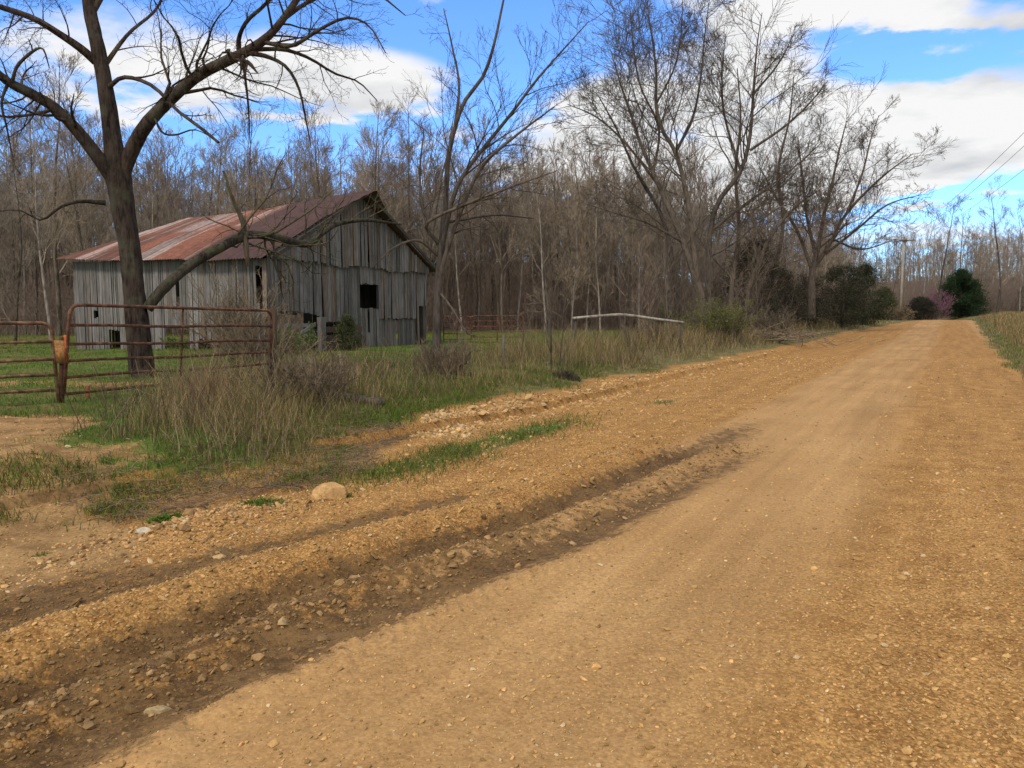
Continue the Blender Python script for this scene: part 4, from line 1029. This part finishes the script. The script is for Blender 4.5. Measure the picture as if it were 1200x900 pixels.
cedar('round dark green cedar standing past the end of the road', 1123, 124, 7.2, 4.1, 301, 16000, power=.5)
cedar('tall dark cedar beneath the large roadside trees', 882, 52, 6.0, 2.6, 302, 8500, cols=((.022, .027, .014), (.036, .04, .02), (.065, .055, .035)), power=.45)
cedar('wide shadowy cedar below the broad crowned tree', 985, 66, 5.2, 2.7, 303, 6000, cols=((.034, .038, .02), (.05, .052, .028), (.09, .075, .05)), power=.4)
SC = ((.045, .044, .026), (.065, .058, .036), (.10, .08, .055))
cedar('small scrubby cedar left of the curved roadside trunk', 848, 55, 3.6, 1.9, 310, 3600, cols=SC, power=.45)
cedar('drab scrubby cedar between the curved trunk and the broad crowned tree', 912, 58, 4.4, 2.3, 311, 4200, cols=SC, power=.45)
cedar('drab scrubby cedar at the foot of the broad crowned tree', 945, 61, 4.0, 2.2, 312, 4200, cols=SC, power=.4)
cedar('dark cedar touching the left side of the wide shadowy one', 1010, 74, 5.6, 2.6, 304, 7000, cols=((.022, .03, .014), (.036, .044, .02), (.06, .055, .03)), power=.5)
cedar('low dark shrub between pole and round cedar', 1077, 118, 3.3, 2.6, 305, 6000, cols=((.028, .026, .02), (.045, .04, .028), (.03, .04, .02)), power=.4, name='evergreen_shrub', cat='shrub')
cedar('dark cedar at the right edge beyond the field', 1197, 150, 6.0, 2.6, 306, 5000, power=.6)
cedar('small cedar bush in front of the barn\'s gable wall', 407, 26.5, 1.15, .45, 307, 2000, cols=((.05, .06, .022), (.075, .08, .03), (.05, .06, .03)), power=.4, name='cedar_bush', cat='shrub')
cedar('olive green cedar left of the utility pole', 1033, 112, 4.6, 2.2, 308, 6000, cols=((.05, .055, .02), (.075, .075, .028), (.06, .07, .03)), power=.5)

def leafy_bush(label, px, Y, h, rad, seed, cols, n, ls, stems=26, name='bush', wts=None, twig='brush', group=None):
    r = rngs(seed); x = (px - 600) / F * Y; b = np.array([x, Y, Hs(x, Y) - .03])
    t = thing(name, label, 'shrub', b, group)
    p = b + np.column_stack([r.normal(0, rad * .28, (stems, 2)), np.zeros(stems)])
    d = unit(np.column_stack([(p - b)[:, :2] / rad * .9 + r.normal(0, .22, (stems, 2)), np.ones(stems)]))
    pts, rd = extend(p, d, h * r.uniform(.6, 1.05, stems), np.full(stems, .012 + .0003 * Y), 6, .12, .02, r, .4, .004)
    g = Geo(); tubes(g, pts, rd, 5)
    pts, rd, ln = branch_out(g, pts, rd, np.full(stems, h), [dict(M=9, ratio=.38, ang=42, up=.15, w=.2, K=4, minr=.006 + .0001 * Y, t0=.15), dict(M=5, ratio=.5, ang=42, w=.2, K=3, minr=.004 + .0001 * Y)], r)
    mk('stems', g, M[twig], t, b)
    if n:
        i = r.integers(len(pts), size=n); k = r.integers(pts.shape[1], size=n); q = pts[i, k] + r.normal(size=(n, 3)) * .03
        dd = unit(r.normal(size=(n, 3))) * ls * (.6 + .8 * r.random((n, 1))); e = unit(np.cross(dd, r.normal(size=(n, 3)))) * ls * .4
        g = Geo().add(np.stack([q, q + dd * .5 + e, q + dd, q + dd * .5 - e], 1), (np.arange(n) * 4)[:, None] + [[0, 1, 2, 3]], None, np.repeat(pal(n, r, cols, wts or [1] * len(cols), .35), 4, 0))
        mk('leaves', g, M['leaf'], t, b)
leafy_bush('bush with fresh yellow green buds at the verge below the roadside trees', 842, 36, 2.0, 2.0, 401, [(.15, .17, .035), (.22, .23, .06), (.11, .12, .035)], 17000, .042, 70)
leafy_bush('weedy bright green bush growing before the board rail gate', 345, 24.0, .95, .75, 402, [(.08, .15, .025), (.13, .21, .04)], 2200, .05, 16)
leafy_bush('green weed clump inside the barn\'s broken side opening', 207, 27.4, .5, .6, 403, [(.08, .15, .025), (.12, .19, .04)], 1100, .05, 12)
leafy_bush('pale leafless vine thicket covering the barn\'s long wall by the corner', 272, 23.0, 2.5, .8, 404, [(.12, .13, .045)], 500, .03, 38)
leafy_bush('smaller leafless bramble at the end of the long pipe gate', 300, 16.5, 1.5, .7, 405, [(.12, .13, .045)], 260, .02, 34)
leafy_bush('pink flowering redbud beside the round cedar', 1090, 122, 5.4, 1.9, 406, [(.33, .075, .23), (.42, .14, .32), (.22, .07, .15)], 5200, .085, 18, 'redbud_tree', twig='twigred')
leafy_bush('tan bramble bush at the foot of the utility pole', 1047, 105, 2.0, 2.4, 407, [(.24, .17, .09), (.17, .12, .07)], 2600, .12, 40)
leafy_bush('tangled grey bramble in the grass right of the pinkish clump', 360, 11.8, .75, .9, 408, [(.14, .11, .06)], 300, .018, 46)
leafy_bush('dead twiggy bramble at the foot of the leaning tree', 520, 16.6, .8, .9, 409, [(.14, .13, .05)], 300, .02, 40)
leafy_bush('leafless bramble heap left of the budding bush', 770, 33, 1.2, 1.3, 410, [(.14, .12, .05)], 500, .03, 40)
leafy_bush('leafless bramble heap right of the budding bush', 905, 43, 1.7, 1.6, 411, [(.12, .10, .05)], 600, .04, 44)

# ------------------------------------------------------------------ fallen wood, pole, wires
def log(name, label, cat, pts, m, n=14, sides=8, bump=.06):
    q, k = px_path(pts, n); b = q.mean(0); b[2] = min(q[:, 2])
    return tag(mk(name, tube1(Geo(), q, k * (1 + bump * np.sin(np.arange(n) * 2.3)), sides), m, base=b), label, cat)
M['white'] = bark('bleached_wood', (.15, .135, .115), (.34, .315, .275), 4)
log('fallen_pole', 'bleached white fallen pole lying across the saplings at eye height', 'pole', [(671, 373, 3, 27), (700, 370.5, 3.3, 27.3), (730, 369, 3.6, 27.6), (762, 373, 3.3, 27.9), (802, 378, 2.4, 28.2)], M['white'])
post('dark stub post holding up the left end of the white pole', 674, 371, 425, 27.1, .045, (.10, .09, .075), M['wood'], name='fence_post')
post('dark stub post holding up the right end of the white pole', 797, 377, 415, 28.2, .045, (.10, .09, .075), M['wood'], name='fence_post')
def ground_log(name, label, a, b2, rr, m):
    n = 12; q = np.linspace(a, b2, n); q = np.column_stack([q, H(q[:, 0], q[:, 1]) + rr * .7]); q[:, 2] = np.linspace(q[0, 2], q[-1, 2], n); c = q.mean(0)
    return tag(mk(name, tube1(Geo(), q, rr * (1 + .08 * np.sin(np.arange(n) * 1.9)), 9, col=(.16, .14, .12)), m, base=c), label, 'log')
ground_log('timber_log', 'weathered grey timber half buried in dead grass', (-3.35, 11.9), (-2.1, 12.3), .085, M['bark'])
q = P(930, 375, 47); ground_log('fallen_log', 'dark fallen log under the brush at the roadside', (q[0] - 1.2, 47.2), (q[0] + 1.1, 46.6), .2, M['bark'])
r = rngs(77); g = Geo(); n = 90; b = P(905, 383, 40); b[2] = Hs(b[0], b[1])
p = b + np.column_stack([r.normal(0, 1.6, n), r.normal(0, .6, n), r.uniform(.05, .45, n)])
pts, rd = extend(p, unit(np.column_stack([r.normal(0, 1, n), r.normal(0, .5, n), r.normal(.05, .2, n)])), r.uniform(.8, 2.4, n), r.uniform(.012, .035, n), 4, .12, -.02, r, .4, .008)
tubes(g, pts, rd, 5); branch_out(g, pts, rd, np.full(n, 1.5), [dict(M=4, ratio=.4, ang=45, w=.2, K=3, minr=.008)], r)
tag(mk('brush_pile', g, M['brush'], base=b), 'heap of cut dead branches on the left roadside', 'brush pile')

def utility_pole(label, x, y, top, group):
    b = np.array([x, y, Hs(x, y) - .2]); t = thing('utility_pole', label, 'utility pole', b, group)
    mk('pole_shaft', tube1(Geo(), [b, [x, y, (b[2] + top) / 2], [x, y, top]], [.18, .16, .135], 10, col=(.42, .38, .32)), M['wood'], t, b)
    ax = np.array([.868, -.497, 0.]); g = Geo(); c = np.array([x, y, top - .45])
    box(g, c - ax * 1.3 - [.05, .21, 0], ax * 2.6, [.05, .09, 0], [0, 0, .14], (.2, .18, .16)); arm = mk('crossarm', g, M['wood'], t, b, smooth=False)
    tips = []
    for k in (-1.2, -.45, 1.2):
        p = c + ax * k + [0, -.16, .14]; mk('insulator', tube1(Geo(), [p, p + [0, 0, .08], p + [0, 0, .18]], [.03, .05, .03], 7, col=(.1, .1, .1)), M['stone'], arm, b); tips.append(p + [0, 0, .19])
    return tips
pa = P(1055, 368, 108)
ta = utility_pole('bare utility pole with crossarm at the road\'s left edge', pa[0], 108, P(1055, 279, 108)[2], 'poles of the power line')
tb = utility_pole('utility pole outside the frame carrying the wires on', 22.6, 25.0, Hs(22.6, 25.0) + 12.2, 'poles of the power line')
M['wire'] = mat('dark_wire', .6, .3)[0]; M['wire'].node_tree.nodes['Principled BSDF'].inputs['Base Color'].default_value = (.05, .05, .055, 1)
for (a, c), lab in zip(zip(ta, tb), ('leftmost overhead wire rising from the pole to the right', 'middle overhead wire rising from the pole to the right', 'rightmost overhead wire rising from the pole to the right')):
    f = np.linspace(0, 1, 40)[:, None]; q = a + (c - a) * f; q[:, 2] -= (1.3 * 4 * f * (1 - f))[:, 0]
    tag(mk('power_line', tube1(Geo(), q, .013, 5), M['wire'], base=a), lab, 'wire', 'overhead wires')

# ------------------------------------------------------------------ sky, sun, camera
SUN_EL, SUN_AZ = radians(46), radians(208)        # azimuth measured clockwise from +Y
w = bpy.data.worlds.new('World'); S.world = w; w.use_nodes = True
nt = w.node_tree; n = N(nt); bg = nt.nodes['Background']
sky = n.new('ShaderNodeTexSky', sky_type='NISHITA'); sky.sun_disc = False; sky.sun_elevation = SUN_EL; sky.sun_rotation = SUN_AZ; sky.air_density = 1.0; sky.dust_density = .3; sky.ozone_density = 3.0
gen = n.coord('Generated'); sp = n.new('ShaderNodeSeparateXYZ'); n.link(gen, sp.inputs[0])
yy = n.math('MAXIMUM', sp.outputs[1], .12)
gx = n.math('DIVIDE', sp.outputs[0], yy); gz = n.math('DIVIDE', sp.outputs[2], yy)
# cloud layer coordinates: a flat layer overhead, so clouds flatten towards the horizon
zz = n.math('ADD', n.math('MAXIMUM', sp.outputs[2], 0.0), .10)
cb = n.new('ShaderNodeCombineXYZ'); n.link(n.math('DIVIDE', sp.outputs[0], zz), cb.inputs[0]); n.link(n.math('DIVIDE', sp.outputs[1], zz), cb.inputs[1])
nA = n.noise(cb.outputs[0], 1.1, 9, .58); nB = n.noise(cb.outputs[0], 3.1, 7, .6)
wx = n.math('ADD', gx, n.math('MULTIPLY', n.math('SUBTRACT', nA, .5), .16)); wz = n.math('ADD', gz, n.math('MULTIPLY', n.math('SUBTRACT', nB, .5), .10))
BL = [(470, 108, 130, 42, 1.0), (340, 95, 90, 60, .8), (200, 95, 120, 60, .45), (60, 70, 110, 60, .4), (500, 12, 55, 22, .55), (700, 150, 90, 60, .8), (850, 95, 110, 90, .9), (970, 4, 190, 36, 1.0), (1062, 36, 45, 16, .7), (1120, 45, 30, 10, .5), (1150, 145, 150, 62, 1.1), (1030, 170, 120, 60, .9),
      (900, 225, 200, 50, .8), (650, 235, 170, 50, .7), (1190, 42, 35, 14, .7), (1110, 285, 120, 16, .7), (1085, 240, 60, 12, -.5), (1170, 245, 50, 12, -.5), (610, 62, 90, 62, -.9), (420, 40, 60, 26, -.7), (1010, 78, 60, 26, -.7), (1100, 88, 70, 14, -.5), (290, 30, 50, 30, -.2), (330, 150, 50, 16, -.3), (1000, 260, 60, 20, -.3)]
tot = None
for px, py, sx, sy, a in BL:
    X = n.math('DIVIDE', n.math('SUBTRACT', wx, (px - 600) / F), sx / F); Zq = n.math('DIVIDE', n.math('SUBTRACT', wz, (368 - py) / F), sy / F)
    e = n.math('MULTIPLY', n.math('EXPONENT', n.math('MULTIPLY', n.math('ADD', n.math('MULTIPLY', X, X), n.math('MULTIPLY', Zq, Zq)), -1.0)), a)
    tot = e if tot is None else n.math('ADD', tot, e)
m_ = n.math('ADD', tot, n.math('MULTIPLY', n.math('SUBTRACT', n.math('ADD', n.math('MULTIPLY', nA, .5), n.math('MULTIPLY', nB, .5)), .5), 3.4))
high = n.math('MAXIMUM', n.smooth(gz, .46, .75), n.math('SUBTRACT', 1, n.smooth(sp.outputs[1], .15, .45)))
m_ = n.math('ADD', m_, n.math('MULTIPLY', high, .75))                         # unseen cloud added overhead and behind for softer, less blue ambient light
mask = n.smooth(m_, .22, .78)
shade = n.noise(cb.outputs[0], 1.7, 6, .55)
ccol = n.ramp(n.math('ADD', n.math('MULTIPLY', shade, .8), n.math('MULTIPLY', nB, .2)), [(.34, (4.6, 4.75, 5.0)), (.52, (6.9, 6.9, 6.9))])
blue = n.mix(1.0, sky.outputs[0], (.98, 1.42, 2.05), 'MULTIPLY')
n.link(n.mix(mask, blue, ccol), bg.inputs[0]); bg.inputs[1].default_value = .10

sd = bpy.data.lights.new('sun', 'SUN'); so = bpy.data.objects.new('sun', sd); COL.objects.link(so)
sd.energy = 1.9; sd.angle = radians(11); sd.color = (1, .93, .82)
so.rotation_euler = (pi / 2 - SUN_EL, 0, pi - SUN_AZ)

cd = bpy.data.cameras.new('camera'); co = bpy.data.objects.new('camera', cd); COL.objects.link(co)
cd.sensor_width = 36; cd.lens = 36 * F / 1200; cd.clip_start = .05; cd.clip_end = 3000
co.location = (0, 0, CAMZ); co.rotation_euler = (pi / 2 - PITCH, 0, 0)
S.camera = co
S.view_settings.view_transform = 'Standard'; S.view_settings.look = 'None'; S.view_settings.exposure = 0.45; S.view_settings.gamma = 1
S.view_settings.use_curve_mapping = False
S.cycles.max_bounces = 6; S.cycles.transparent_max_bounces = 4
S.render.resolution_x, S.render.resolution_y = 1024, 768
